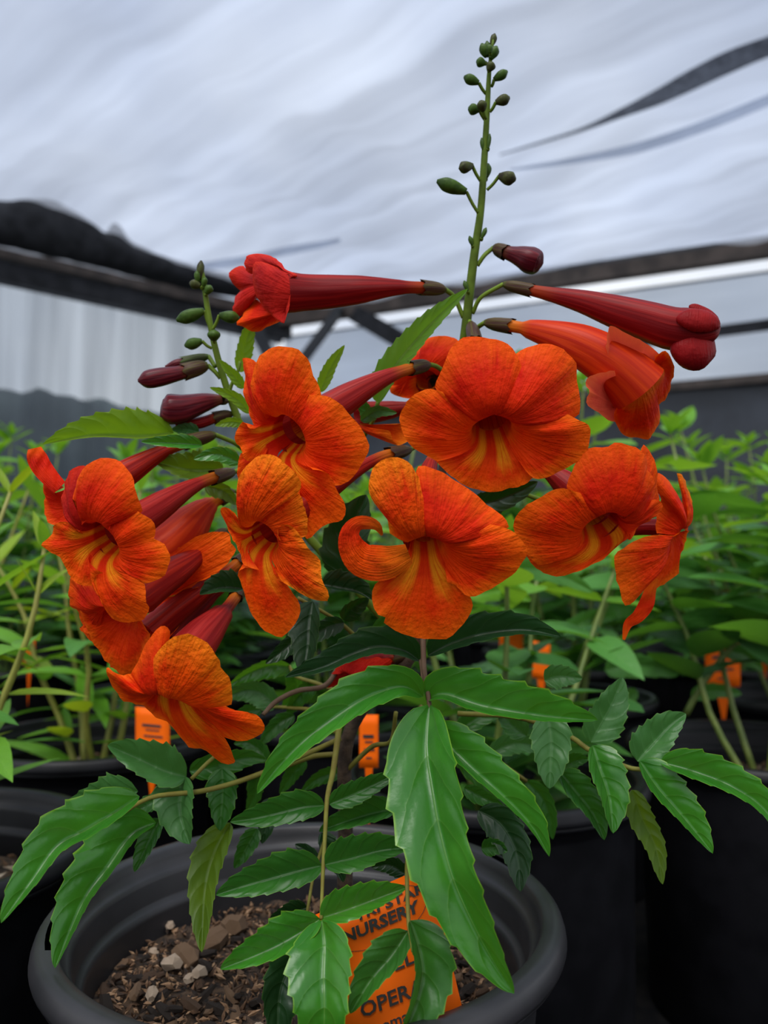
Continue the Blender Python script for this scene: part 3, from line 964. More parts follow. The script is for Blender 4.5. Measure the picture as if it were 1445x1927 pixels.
leaflet(ZR, [(235, 530), (170, 480), (95, 400)], 55, 62, .352, .35, 'pale', lf, 6)
leaflet(ZR, [(320, 260), (390, 240), (505, 250)], 62, 60, .345, .342, 'pale', lf, 6)
leaflet(ZR, [(15, 1075), (80, 1070), (142, 1090)], 48, 45, .32, .315, 'mid', lf, 5)
leaflet(ZR, [(-70, 780), (30, 830), (130, 880)], 40, 45, .335, .33, 'mid', lf, 5)

# leaves on the far side of the bush, seen under the flowers
ZM = (420, 1180, 4.516)
lf = rachis(ZM, [(1000, 560), (800, 480), (620, 420), (560, 330)], [.362, .372, .385, .392], [4, 4, 3.5, 3], M_RACH, bush)
leaflet(ZM, [(570, 335), (400, 330), (220, 390), (40, 500)], 110, 55, .392, .400, 'fresh', lf, 7)
leaflet(ZM, [(560, 350), (620, 480), (560, 620), (500, 700)], 60, 90, .392, .398, 'fresh', lf, 6)
leaflet(ZM, [(790, 490), (690, 540), (600, 640), (540, 760)], 95, 60, .378, .385, 'mid', lf, 6)
lf = rachis(ZM, [(960, 900), (780, 720), (600, 690), (430, 680), (330, 700)], [.36, .372, .38, .385, .39], [4, 4, 3.5, 3, 3], M_RACH, bush)
leaflet(ZM, [(460, 680), (320, 560), (180, 540), (20, 600)], 130, 90, .385, .395, 'pale', lf, 7)
leaflet(ZM, [(605, 750), (500, 800), (400, 890), (305, 1015)], 75, 70, .378, .372, 'mid', lf, 6)
leaflet(ZM, [(330, 700), (210, 720), (90, 800), (-40, 850)], 70, 60, .39, .4, 'mid', lf, 6)
lf = rachis(ZM, [(960, 1080), (760, 1100), (560, 1170), (380, 1230), (120, 1320)], [.36, .362, .365, .37, .375], [5, 5, 5, 4.5, 4], M_RACH, bush)
leaflet(ZM, [(380, 1140), (300, 1040), (200, 980), (90, 990)], 90, 70, .37, .378, 'mid', lf, 6)
leaflet(ZM, [(1030, 1235), (900, 1250), (780, 1300), (660, 1400)], 75, 60, .366, .370, 'mid', lf, 6)
leaflet(ZM, [(700, 1130), (600, 1230), (540, 1320), (480, 1420)], 70, 70, .368, .372, 'mid', lf, 6)
leaflet(ZM, [(330, 1240), (280, 1330), (260, 1440), (200, 1560)], 75, 75, .372, .378, 'mid', lf, 6)
leaflet(ZM, [(120, 1320), (0, 1290), (-120, 1330)], 70, 60, .376, .382, 'pale', lf, 6)
lf = rachis(ZF, [(790, 1330), (860, 1380), (920, 1420), (990, 1470)], [.36, .368, .374, .38], [5, 4.5, 4, 4], M_RACH, bush)
leaflet(ZF, [(860, 1380), (900, 1350), (945, 1335), (985, 1350)], 24, 20, .37, .375, 'mid', lf, 6)
leaflet(ZF, [(870, 1392), (890, 1440), (925, 1480), (950, 1500)], 22, 26, .37, .372, 'mid', lf, 6)
leaflet(ZF, [(920, 1420), (965, 1400), (1010, 1405), (1040, 1425)], 22, 20, .374, .38, 'pale', lf, 6)
leaflet(ZF, [(930, 1430), (940, 1480), (960, 1530), (970, 1570)], 24, 22, .374, .375, 'dark', lf, 6)
leaflet(ZF, [(990, 1470), (1020, 1500), (1035, 1540), (1040, 1580)], 18, 20, .38, .38, 'mid', lf, 6)

# upper leaves
lf = rachis(Z3, [(820, 1075), (870, 990), (900, 885)], [.35, .345, .340], [4.5, 4, 4], M_STEM, bush)
leaflet(Z3, [(898, 890), (940, 770), (1030, 640), (1180, 470), (1388, 270)], 92, 52, .340, .325, leaf_mat('leaf_backlit', (0.085, 0.21, 0.022), (0.065, 0.17, 0.018), (0.26, 0.40, 0.08), (0.14, 0.28, 0.02), 9, 0.42, 0.45, (0.26, 0.55, 0.03)), lf, 11)
leaflet(Z3, [(805, 988), (890, 935), (1003, 945)], 32, 42, .335, .328, 'pale', lf, 5)
leaflet(Z3, [(862, 985), (830, 920), (800, 850)], 42, 32, .345, .342, 'mid', lf, 5)
leaflet(Z3, [(585, 832), (640, 700), (718, 576)], 42, 34, .350, .345, 'young', bush, 8)
leaflet(Z2, [(890, 1172), (690, 1196), (400, 1190), (95, 1242)], 10, 172, .345, .325, 'young', bush, 10, blunt=.8)
leaflet(Z2, [(1062, 1245), (900, 1235), (690, 1225)], 28, 60, .335, .325, 'fresh', bush, 5)
leaflet(Z2, [(1192, 1392), (1000, 1400), (770, 1345)], 60, 130, .345, .338, 'olive', bush, 8, blunt=.7)
leaflet(Z2, [(1292, 1350), (1150, 1300), (1008, 1330)], 48, 52, .335, .328, 'fresh', bush, 5)
leaflet(Z2, [(1042, 1165), (960, 1150), (875, 1150)], 40, 45, .35, .348, 'pale', bush, 5)
leaflet(Z2, [(1312, 1112), (1220, 1105), (1138, 1128)], 34, 30, .345, .34, 'young', bush, 5)
leaflet(Z2, [(1352, 1050), (1250, 955), (1106, 896)], 34, 40, .345, .338, 'young', bush, 7)
leaflet(Z2, [(1312, 902), (1240, 815), (1163, 728)], 32, 38, .348, .342, 'young', bush, 7)
leaflet(Z2, [(1292, 805), (1315, 680), (1345, 560), (1400, 440)], 52, 52, .358, .352, 'young', bush, 9)
leaflet(Z2, [(1075, 1490), (1190, 1520), (1275, 1606)], 45, 60, .352, .348, 'olive', bush, 5)
tube('stem', [(440, 775, .357), (433, 735, .352), (447, 700, .350), (452, 680, .350)], [4, 3.5, 3, 3], M_STEM, bush, 8)
tube('stem', [(455, 880, .36), (440, 850, .352), (410, 840, .345)], [4, 3.5, 3], M_STEM, bush, 8)


# ================================================================== FLOWERS OF THE BUSH
def cdir(v):
    """camera-frame direction (right, down, towards the viewer) to world"""
    return Vector((1, 0, 0)) * v[0] - UPV * v[1] - FWD * v[2]


def calyx(qa, qb, r, mat, parent):
    """five-toothed cup from the joint qa (wide, toothed) to the stalk end qb; world points, radius in metres"""
    t = (qb - qa).normalized()
    e1 = t.orthogonal().normalized()
    e2 = t.cross(e1)
    L = (qb - qa).length
    V, U = [], []
    sides = 20
    for j, (s, k) in enumerate(((-0.22, 1.10), (-0.06, 1.08), (0.15, 1.04), (0.4, 1.0), (0.65, 0.9), (0.85, 0.7), (1.0, 0.42))):
        for i in range(sides):
            a = 2 * math.pi * i / sides
            ss = s
            if j == 0:
                ss = s if i % 4 == 0 else (s + 0.10 if i % 4 in (1, 3) else s + 0.19)
            V.append(qa + t * L * ss + (e1 * math.cos(a) + e2 * math.sin(a)) * r * k * (1 + 0.05 * math.cos(5 * a)))
            U.append((i / sides, j / 6))
    return add('calyx', V, grid_faces(sides, 7, wrap=True), mat, parent, U)


def pedicel(pts, parent, mat=None, r=(4, 4)):
    rr = np.linspace(r[0], r[1], len(pts))
    return tube('pedicel', pts, list(rr), mat or M_STEM, parent, 8)


def petal(B, E, nw, rise, mat, parent, amp=0.0019, seed=0.0, MM=None):
    """patch from base points B, over the mouth points MM if given, to edge points E; bulges along nw"""
    nu, nv = len(B), 19 if MM else 13
    V, U = [], []
    for j in range(nv):
        t = j / (nv - 1)
        for i in range(nu):
            u = i / (nu - 1)
            if MM:
                b, m, e = B[i], MM[i], E[i]
                L = (e - m).length
                l1 = (m - b).length
                tb = (m - b)
                te = (e - m) - nw * rise * L * 1.6
                dm = ((m - b).normalized() * 0.6 + (e - m).normalized() * (0.75 - 0.6 * rise) + nw * 0.8 * rise).normalized()
                if t < 0.3:
                    x, p0, p1, m0, m1 = t / 0.3, b, m, tb, dm * l1
                else:
                    x, p0, p1, m0, m1 = (t - 0.3) / 0.7, m, e, dm * L, te
                x2, x3 = x * x, x * x * x
                p = p0 * (2 * x3 - 3 * x2 + 1) + m0 * (x3 - 2 * x2 + x) + p1 * (3 * x2 - 2 * x3) + m1 * (x3 - x2)
            else:
                L = (E[i] - B[i]).length
                c = B[i] + (E[i] - B[i]) * 0.45 + nw * rise * L
                p = B[i] * (1 - t) ** 2 + c * (2 * t * (1 - t)) + E[i] * t * t
            p = p + nw * (amp * t * t * (noise.noise(Vector((u * 5.0 + seed, t * 1.6, seed))) * 1.5 + 0.6 * noise.noise(Vector((u * 14 + seed, t * 3, seed)))))
            if j == nv - 1:
                p = p + (E[i] - B[i]).normalized() * (0.010 * L * noise.noise(Vector((u * 30, seed, 0))))
            V.append(p)
            U.append((u, t))
    return add('petal', V, grid_faces(nu, nv), mat, parent, U)


def flower(z, c, Rm, n, D, ca, cb, lobes, tmat='red', ped=None, way=None, label=None, rmid=1.0, endr=11, pull=0.4, inner=True, hood=1.0):
    """a trumpet: c mouth centre (zoom px), Rm mouth radius (photo px), n facing (right, down, viewer), D depth;
    ca / cb = (px, py, D) of the two ends of the calyx; lobes = (a0, a1, outline, dz mm, pigment, rise)"""
    cx, cy = zt(z, c)
    C = P(cx, cy, D)
    nv = Vector(n).normalized()
    Nw = cdir(nv)
    e1 = (Vector((1, 0, 0)) - nv * nv.x).normalized()
    e2 = (Vector((0, 1, 0)) - nv * nv.y)
    e2 = (e2 - e1 * e1.dot(e2)).normalized()
    E1, E2 = cdir(e1), cdir(e2)
    Rw = Rm * D / F
    front = inner
    Cl = C.copy()
    Rl = Rw
    if front:                      # the tube starts behind the flare of the lobes
        C = C - Nw * 0.55 * Rw
        Rw = Rw * 0.92
    qa, qb = P(*ca), P(*cb)
    L = (qa - C).length
    p1 = C - Nw * pull * L
    tq = (qa - qb).normalized()
    p2 = qa + tq * 0.35 * L if way is None else P(*way)
    er = endr * ca[2] / F
    ns_, sides = 22, 28

    def section(kr, lo=0.0, hi=1.0, cnt=ns_):
        V, U = [], []
        ea = E1.copy()
        for j in range(cnt):
            t = lo + (hi - lo) * j / (cnt - 1)
            q = C * (1 - t) ** 3 + p1 * 3 * t * (1 - t) ** 2 + p2 * 3 * t * t * (1 - t) + qa * t ** 3
            d = (p1 - C) * 3 * (1 - t) ** 2 + (p2 - p1) * 6 * t * (1 - t) + (qa - p2) * 3 * t * t
            d = d.normalized()
            if t <= 0.001:
                a1, a2 = E1, E2
            else:
                a1 = (ea - d * ea.dot(d)).normalized()
                a2 = a1.cross(d)
                if a2.dot(E2) < 0 and t < 0.3:
                    a2 = -a2
                ea = a1
                if t > 0.3:
                    a2 = d.cross(a1)
                    if a2.dot(lastb) < 0:
                        a2 = -a2
            lastb = a2
            s = np.interp(t, [0, .12, .3, .5, .72, .88, 1], [1.0, .90, .82, .70, .46, .30, 0.22])
            r = max(Rw * s * (rmid if 0.08 < t < .8 else 1.0), er) * kr
            if t > 0.9:
                r = er * kr
            for k in range(sides):
                a = 2 * math.pi * k / sides
                rr = r * (1 + 0.035 * math.cos(5 * a) * min(1, t * 4))
                V.append(q + a1 * math.cos(a) * rr + a2 * math.sin(a) * rr)
                U.append((k / sides, t))
        return V, grid_faces(sides, cnt, wrap=True), U

    V, Fa, U = section(1.0)
    fl = add('flower', V, Fa, M_T[tmat], bush, U)
    if label:
        fl['label'] = label
    if inner:
        V, Fa, U = section(0.90, 0.12, 0.8, 16)
        add('throat', V, Fa, M_THROAT, fl, U)
    for q, lb in enumerate(lobes):
        a0, a1, outl, dz, mat = lb[:5]
        rise = lb[5] if len(lb) > 5 else 0.22
        nu = 30
        o = cat([zt(z, p) for p in outl], nu)
        B, E, MM = [], [], []
        for i in range(nu):
            a = R(a0 + (a1 - a0) * i / (nu - 1))
            up_ = -math.sin(a)                       # 1 on the roof of the mouth, -1 on its floor
            if front:
                k_ = 0.5 + 0.5 * up_
                k_ = k_ * k_ * (3 - 2 * k_)
                B.append(Cl - Nw * 1.12 * Rl - E2 * 0.24 * hood * Rl + (E1 * math.cos(a) + E2 * math.sin(a)) * Rl * 0.74)
                rm_ = 1.14 - 0.56 * k_ * hood
                MM.append(Cl + Nw * Rl * (-0.16 + 0.66 * k_ * hood) + (E1 * math.cos(a) + E2 * math.sin(a)) * Rl * rm_)
            else:
                B.append(C + (E1 * math.cos(a) + E2 * math.sin(a)) * Rw * 0.985)
            dx, dy = (o[i][0] - cx) * D / F, (o[i][1] - cy) * D / F
            g_ = -(nv.x * dx + nv.y * dy) / max(nv.z, 0.5) * 0.62
            g_ = max(-0.016, min(0.016, g_)) + dz * 0.001
            E.append(P(o[i][0], o[i][1], D - g_))
        petal(B, E, Nw, rise, M_P[mat], fl, seed=q * 3.7 + cx * 0.01, MM=MM if front else None)
    calyx(qa, qb, er * 1.22, M_CALYX, fl)
    if ped:
        pedicel([cb] + ped, fl, r=(4.6, 4.2))
    return fl


def ribbon(z, spine, hw, Ds, mat, parent, name='petal', bend=0.3):
    pr = cat([(*zt(z, p), D, w / z[2]) for p, D, w in zip(spine, Ds, hw)], 34)
    d = np.gradient(pr[:, :2], axis=0)
    d = d / np.maximum(np.linalg.norm(d, axis=1), 1e-9)[:, None]
    V, U = [], []
    for i in range(34):
        nl = np.array([d[i][1], -d[i][0]])
        for k in range(-4, 5):
            s = k / 4
            w = max(pr[i][3], 0.3)
            dep = bend * w * s * s + 0.10 * w * math.sin(i * 0.7 + k)
            V.append(P(pr[i][0] + nl[0] * s * w, pr[i][1] + nl[1] * s * w, pr[i][2] + dep * pr[i][2] / F))
            U.append((0.5 + s / 2, i / 33))
    return add(name, V, grid_faces(9, 34), mat, parent, U)


G1 = (740, 620, 3.6125)
G2 = (620, 840, 3.6125)
G3 = (430, 640, 4.817)
G4 = (400, 840, 5.071)
G5 = (40, 820, 4.817)
G6 = (110, 1080, 3.6125)
G7 = (950, 820, 3.803)
G8 = (890, 500, 2.89)

# the big open flower in the middle, facing out
flower(G1, (680, 655), 50, (0.0, .38, .92), .290, (893, 640, .335), (886, 608, .345), [
    (275, 345, [(790, 420), (800, 260), (835, 165), (920, 118), (1010, 95), (1080, 100), (1160, 140), (1240, 230), (1255, 380), (1272, 500), (1250, 600), (1110, 590)], -1, 'red'),
    (200, 282, [(380, 480), (285, 400), (330, 270), (390, 130), (490, 57), (640, 65), (760, 90), (835, 165), (887, 310), (868, 430), (800, 475)], 3, 'red'),
    (335, 412, [(1030, 640), (1060, 580), (1140, 560), (1250, 610), (1336, 660), (1343, 745), (1310, 860), (1190, 945), (1060, 1002), (960, 1012), (900, 960)], 2, 'orange'),
    (48, 132, [(950, 1005), (900, 1045), (780, 1085), (630, 1102), (520, 1080), (420, 1015), (340, 945), (285, 890)], 0, 'lip'),
    (130, 205, [(300, 905), (200, 850), (110, 775), (60, 685), (40, 595), (75, 520), (120, 450), (230, 403), (350, 425), (450, 450), (500, 500), (490, 560)], 4, 'orange'),
], 'pink', [(879, 600, .348)], label='large open orange-red flower facing outward')

# lower middle flower, one lobe curled into a hook
f2 = flower(G2, (650, 660), 46, (0.0, .42, .90), .278, (822, 850, .325), (845, 815, .338), [
    (262, 335, [(610, 420), (590, 150), (680, 140), (770, 180), (850, 235), (980, 310), (1060, 390), (1150, 450), (1203, 500), (1205, 555), (1060, 590)], -1, 'red'),
    (200, 270, [(410, 590), (385, 480), (310, 390), (266, 300), (285, 180), (340, 110), (420, 70), (500, 84), (560, 130), (600, 210), (672, 280), (688, 370), (655, 440)], 3, 'gold', .3),
    (328, 410, [(940, 610), (1010, 545), (1090, 523), (1180, 545), (1270, 590), (1343, 700), (1310, 780), (1240, 880), (1130, 950), (1020, 992), (945, 1005), (850, 940)], 2, 'orange'),
    (45, 135, [(800, 930), (910, 975), (972, 1060), (962, 1150), (900, 1240), (820, 1302), (720, 1322), (600, 1308), (480, 1270), (400, 1222), (368, 1190), (382, 1150), (322, 1132), (288, 1050), (298, 970), (350, 920), (450, 900)], 3, 'lip', .12),
], 'red', [(862, 760, .35)], label='open orange flower with one lobe curled into a hook')
ribbon(G2, [(540, 730), (380, 790), (230, 775), (150, 680), (140, 585), (190, 525), (265, 520), (325, 545), (358, 605)], [70, 118, 118, 92, 66, 50, 44, 30, 8],
       [.2775, .2755, .275, .275, .2755, .276, .2765, .277, .278], M_P['gold'], f2)

# tall flower left of the middle
flower(G3, (490, 870), 46, (-.45, .35, .82), .302, (775, 693, .332), (808, 686, .338), [
    (198, 238, [(240, 790), (190, 590), (150, 420), (120, 250), (145, 158), (240, 178), (280, 330)], -5, 'red', .1),
    (220, 322, [(330, 640), (240, 535), (193, 450), (203, 340), (240, 200), (320, 110), (450, 53), (610, 65), (690, 120), (730, 210), (772, 330), (832, 455), (832, 540), (690, 620)], 1, 'orange', .3),
    (60, 112, [(770, 1170), (870, 1180), (935, 1250), (1000, 1400), (1067, 1490), (1040, 1620), (950, 1662), (830, 1702), (700, 1815), (660, 1650), (630, 1350), (600, 1200)], 9, 'lip', .05),
    (308, 420, [(575, 650), (553, 555), (620, 503), (770, 503), (910, 518), (1010, 580), (1085, 690), (1170, 780), (1230, 900), (1260, 990), (1200, 1125), (1130, 1235), (1050, 1302), (960, 1315), (900, 1230), (770, 1180)], 4, 'orange', .25),
    (112, 150, [(620, 1200), (450, 1400), (250, 1450), (110, 1400), (78, 1280), (88, 1130), (130, 1015), (200, 1090)], -6, 'red', .1),
    (140, 202, [(330, 1080), (190, 1095), (130, 985), (72, 920), (88, 800), (150, 732), (205, 770), (245, 800)], 0, 'lip', .15),
], 'pink', [(822, 690, .342), (840, 705, .348), (858, 730, .351)], label='tall orange flower turned left, its throat yellow', pull=.4, hood=.3)

# the flower just below it
flower(G4, (450, 880), 37, (-.42, .34, .84), .287, (735, 855, .326), (772, 846, .336), [
    (270, 345, [(600, 520), (700, 440), (830, 450), (882, 560), (908, 750), (870, 868), (780, 800), (660, 770)], 1, 'gold', .25),
    (198, 285, [(250, 690), (232, 520), (223, 380), (245, 290), (300, 200), (400, 110), (520, 70), (640, 100), (740, 165), (822, 250), (848, 350), (815, 445), (680, 500)], 4, 'gold', .32),
    (138, 208, [(440, 1180), (320, 1125), (260, 1020), (208, 900), (158, 820), (78, 675), (68, 605), (130, 573), (190, 620), (250, 690)], 2, 'lip', .1),
    (60, 138, [(600, 1270), (700, 1305), (770, 1420), (822, 1560), (792, 1680), (730, 1762), (650, 1825), (560, 1802), (480, 1752), (410, 1640), (350, 1560), (308, 1440), (268, 1300), (248, 1210), (310, 1152), (440, 1180)], 1, 'lip', .15),
    (328, 422, [(660, 900), (632, 790), (690, 735), (770, 770), (860, 880), (930, 970), (1000, 1080), (1032, 1180), (1062, 1290), (1112, 1370), (1102, 1472), (980, 1482), (880, 1432), (780, 1352), (690, 1292), (640, 1190)], 4, 'gold', .2),
], 'red', [(800, 830, .346), (835, 800, .352)], label='golden-orange wrinkled flower hanging below the tall one', hood=.3)

# left cluster: flower behind the leftmost, with an upright lobe
f5x = flower(G5, (430, 560), 40, (-.55, .2, .6), .315, (352, 832, .343), (405, 818, .350), [
    (95, 190, [(500, 900), (300, 805), (232, 680), (205, 540), (192, 440), (225, 415), (310, 428), (385, 470)], 0, 'red', .1),
], 'red', [(440, 833, .355), (462, 850, .36)], label='red flower behind the leftmost one', pull=.3)
ribbon(G5, [(350, 470), (270, 390), (190, 290), (140, 195), (120, 112)], [70, 82, 92, 92, 62], [.314, .315, .317, .318, .319], M_P['red'], f5x)
flower(G5, (700, 950), 44, (-.42, .30, .86), .292, (405, 898, .338), (440, 888, .347), [
    (198, 240, [(480, 800), (375, 700), (348, 560), (390, 420), (440, 320), (520, 280), (585, 320), (600, 450), (620, 650)], -2, 'crimson', .2),
    (218, 322, [(640, 730), (535, 610), (493, 540), (530, 400), (600, 280), (690, 212), (760, 202), (860, 238), (972, 320), (1042, 430), (1072, 560), (1088, 700), (960, 700), (850, 760)], 3, 'red', .3),
    (125, 205, [(660, 1370), (560, 1360), (440, 1275), (370, 1112), (280, 1042), (190, 987), (250, 920), (290, 820), (350, 782), (420, 788), (480, 850), (545, 910)], 0, 'lip', .15),
    (55, 132, [(960, 1190), (1060, 1255), (1120, 1350), (1142, 1480), (1158, 1570), (1080, 1682), (970, 1708), (830, 1692), (760, 1602), (730, 1490), (655, 1400), (645, 1290), (740, 1245)], 3, 'lip', .3),
    (318, 418, [(890, 810), (842, 700), (930, 627), (1000, 638), (1100, 710), (1182, 790), (1193, 890), (1172, 940), (1270, 1000), (1333, 1112), (1302, 1232), (1265, 1290), (1150, 1335), (1080, 1320), (990, 1210)], 3, 'orange', .2),
], 'pink', [(470, 880, .355), (485, 890, .36)], label='leftmost open orange flower with ruffled lobes', hood=.4)

# large flower further back in the left cluster
flower(Z5, (690, 700), 58, (-.72, .5, .40), .345, (415, 938, .362), (440, 925, .366), [
    (330, 395, [(990, 540), (1080, 520), (1160, 540), (1205, 640), (1110, 745), (1000, 800), (930, 860)], 0, 'orange'),
    (35, 110, [(1000, 830), (930, 870), (880, 965), (790, 1015), (720, 960), (700, 850)], 0, 'orange'),
], 'orange', [(470, 925, .368)], label='orange flower further back in the left cluster', rmid=1.08)

# flower under the leftmost one
flower(G6, (430, 250), 40, (-.55, .55, .62), .306, (405, 1018, .340), (425, 998, .346), [
    (170, 250, [(250, 400), (190, 390), (130, 320), (78, 240), (66, 130), (80, 20), (200, 30), (300, 80)], -3, 'red', .1),
    (120, 175, [(420, 640), (345, 615), (300, 560), (200, 445), (130, 378), (220, 400), (280, 380)], -1, 'red', .05),
    (20, 160, [(560, 300), (645, 395), (600, 480), (560, 590), (500, 690), (430, 705), (350, 620), (280, 540), (200, 400), (130, 262), (250, 245)], 2, 'orange', .15),
], 'red', [(450, 985, .352), (475, 965, .358)], label='orange flower half hidden under the leftmost one', rmid=1.15)
# two more tubes running down into the left cluster
flower(Z5, (680, 1130), 34, (-.6, .6, .5), .325, (448, 1060, .345), (465, 1045, .350), [
    (30, 120, [(900, 1040), (840, 1100), (760, 1110), (680, 1080)], -2, 'orange')], 'red', [(490, 1020, .356), (520, 990, .36)], label='red flower tube crossing the left cluster')
flower(Z5, (800, 1170), 34, (-.4, .7, .5), .335, (425, 1098, .352), (450, 1075, .356), [
    (330, 420, [(1000, 1020), (1040, 1050), (1010, 1110), (930, 1120)], 0, 'orange')], 'bud', [(480, 1050, .36)], label='dark red flower tube behind the crossing one')

# lowest flower of the left cluster, looking down
flower(G6, (770, 800), 40, (-.1, .70, .68), .285, (444, 1122, .330), (458, 1100, .338), [
    (200, 243, [(620, 760), (495, 692), (540, 600), (590, 480), (660, 390), (730, 356), (758, 420), (720, 560), (690, 720)], -3, 'red', .2),
    (150, 208, [(640, 900), (575, 882), (450, 882), (378, 822), (348, 740), (338, 615), (380, 682), (440, 707), (490, 690), (620, 760)], -2, 'orange', .1),
    (48, 152, [(1010, 960), (1060, 1045), (1130, 1108), (1182, 1190), (1198, 1292), (1110, 1292), (1010, 1242), (880, 1202), (800, 1090), (740, 1010), (650, 960), (578, 882)], 1, 'lip', .15),
    (345, 412, [(965, 850), (1060, 883), (1170, 908), (1250, 955), (1320, 948), (1410, 1020), (1360, 1082), (1260, 1112), (1150, 1112), (1060, 1060), (990, 990)], -1, 'orange', .1),
    (228, 352, [(720, 760), (643, 610), (680, 510), (760, 428), (830, 418), (920, 453), (1020, 498), (1090, 578), (1108, 650), (1167, 720), (1182, 840), (1172, 892), (1060, 880), (950, 850)], 3, 'gold', .35),
], 'pink', [(480, 1070, .345), (520, 1030, .355)], label='lowest orange flower of the left cluster, looking down', rmid=1.45, pull=.3)

# right-hand flowers
flower(G7, (720, 650), 46, (.15, .5, .85), .304, (1010, 872, .330), (985, 860, .338), [
    (318, 356, [(960, 450), (975, 95), (1000, 72), (1052, 130), (1083, 230), (1088, 360), (1112, 480), (1010, 520)], -4, 'red', .1),
    (345, 385, [(1000, 480), (1085, 450), (1125, 510), (1040, 592), (950, 662), (880, 740)], -2, 'red', .1),
    (225, 328, [(560, 500), (440, 380), (500, 230), (580, 130), (660, 90), (750, 85), (810, 53), (870, 63), (950, 88), (1018, 160), (1012, 230), (1063, 310), (1042, 390), (960, 450), (850, 500)], 2, 'red', .3),
    (18, 135, [(890, 735), (800, 800), (745, 842), (600, 922), (520, 952), (430, 997), (300, 988), (200, 922), (148, 855)], -1, 'lip', .15),
    (130, 242, [(240, 928), (150, 832), (68, 685), (78, 580), (150, 488), (220, 463), (330, 400), (430, 373), (560, 408), (660, 465), (610, 560)], 4, 'orange', .25),
], 'pink', [(940, 850, .345), (890, 840, .352)], label='orange-red flower right of the middle, turned down', hood=.6)
f9 = flower(G7, (1215, 690), 20, (.7, .3, .55), .322, (1105, 992, .340), (1080, 975, .345), [
    (270, 330, [(1260, 420), (1235, 268), (1300, 330), (1352, 430), (1342, 540), (1300, 685)], -6, 'gold', .1),
    (210, 300, [(1090, 700), (1098, 600), (1127, 480), (1088, 380), (1085, 285), (1150, 285), (1220, 365), (1272, 470), (1293, 600), (1260, 650)], 0, 'red', .2),
    (20, 100, [(1295, 670), (1262, 830), (1222, 980), (1140, 1072), (1060, 1102), (1025, 1050), (1060, 950)], -3, 'orange', .15),
    (90, 205, [(1090, 930), (1040, 1010), (985, 1110), (900, 1182), (830, 1204), (808, 1120), (788, 990), (766, 850), (840, 798), (950, 738), (1060, 698), (1170, 705), (1235, 655)], 3, 'orange', .15),
], 'bud', [(1040, 950, .348), (960, 920, .352), (880, 890, .355)], label='wilting flower hanging at the far right')
ribbon(G7, [(1080, 1020), (1040, 1110), (1010, 1210), (950, 1295), (880, 1350), (850, 1460)], [22, 42, 55, 45, 32, 10], [.322, .321, .320, .319, .319, .318], M_P['orange'], f9)

# upper right: flower seen from behind
flower(G8, (900, 668), 56, (.58, .60, -.12), .318, (957, 613, .334), (912, 607, .340), [
    (170, 240, [(800, 700), (770, 845), (680, 800), (610, 742), (640, 690), (620, 655), (650, 590), (760, 560)], -2, 'salmon', .02),
    (235, 320, [(720, 440), (740, 330), (850, 375), (960, 435), (1025, 500), (1000, 532), (930, 560)], -3, 'salmon', .02),
    (75, 165, [(1018, 780), (1012, 880), (960, 935), (870, 942), (800, 902), (775, 830), (800, 700)], 0, 'orange', .02),
    (-40, 80, [(1000, 500), (1060, 475), (1088, 560), (1062, 680), (1012, 752), (930, 828), (895, 750)], 5, 'orange', .02),
], 'orange', [(897, 618, .345), (880, 640, .348)], label='orange flower seen from behind, upper right', inner=False, pull=.35)


def bud(z, pts, rad, Ds, mat, parent, ca, stalk, cal=None, label=None, sides=16, lobes=5, amp=.05, calr=None, name='bud'):
    """closed bud: body along pts (zoom px), calyx joint to ca (zoom px), stalk photo px"""
    full = [(*zt(z, p), D) for p, D in zip(pts, Ds)]
    o = tube(name, full[::-1], [r_ / z[2] for r_ in rad][::-1], mat, parent, sides, 26, lobes=lobes, lobe_amp=amp)
    if label:
        o['label'] = label
    if ca:
        qa = P(*full[0])
        cb = (*zt(z, ca), Ds[0] + 0.003)
        r0 = (calr or rad[0] * 1.2) / z[2] * Ds[0] / F
        calyx(qa, P(*cb), r0, cal or M_CALYX, o)
        if stalk:
            pedicel([cb] + stalk, o, r=(4.2, 4.0))
    return o


# upper right: long red bud about to open
b = bud(G8, [(300, 130), (420, 155), (600, 195), (780, 250), (950, 300), (1080, 340), (1180, 348), (1265, 345), (1320, 340), (1345, 338)], [28, 38, 62, 88, 104, 114, 116, 98, 62, 12], [.336, .333, .328, .324, .320, .317, .316, .315, .3145, .314], M_T['bud'], bush, (165, 100), [(905, 560, .343), (889, 590, .347)], label='long crimson bud about to open, upper right')


def dome(z, c, rx, ry, rot, D, mat, parent, seed=0.0, thick=0.7):
    V, U = [], []
    nu, nv = 26, 15
    cx, cy = zt(z, c)
    rx, ry = rx / z[2], ry / z[2]
    for j in range(nv):
        ph = math.pi * j / (nv - 1)
        for i in range(nu):
            a = 2 * math.pi * i / nu
            k = 1 + 0.10 * noise.noise(Vector((math.cos(a) * 1.5 + seed, math.sin(a) * 1.5, ph)))
            x, y, w = math.sin(ph) * math.cos(a) * rx * k, math.sin(ph) * math.sin(a) * ry * k, math.cos(ph)
            X, Y = x * math.cos(rot) - y * math.sin(rot), x * math.sin(rot) + y * math.cos(rot)
            V.append(P(cx + X, cy + Y, D - w * min(rx, ry) * thick * D / F))
            U.append((0.5 + 0.5 * x / rx, 0.5 + 0.2 * y / ry))
    return add('petal', V, grid_faces(nu, nv, wrap=True), mat, parent, U)


dome(G8, (1200, 452), 128, 120, -.12, .3155, M_P['wine'], b, 1.0, .85)
dome(G8, (1225, 300), 122, 64, .12, .3085, M_P['wine'], b, 3.0, .75)
dome(G8, (1255, 262), 92, 36, .50, .3165, M_P['wine'], b, 2.0, .8)

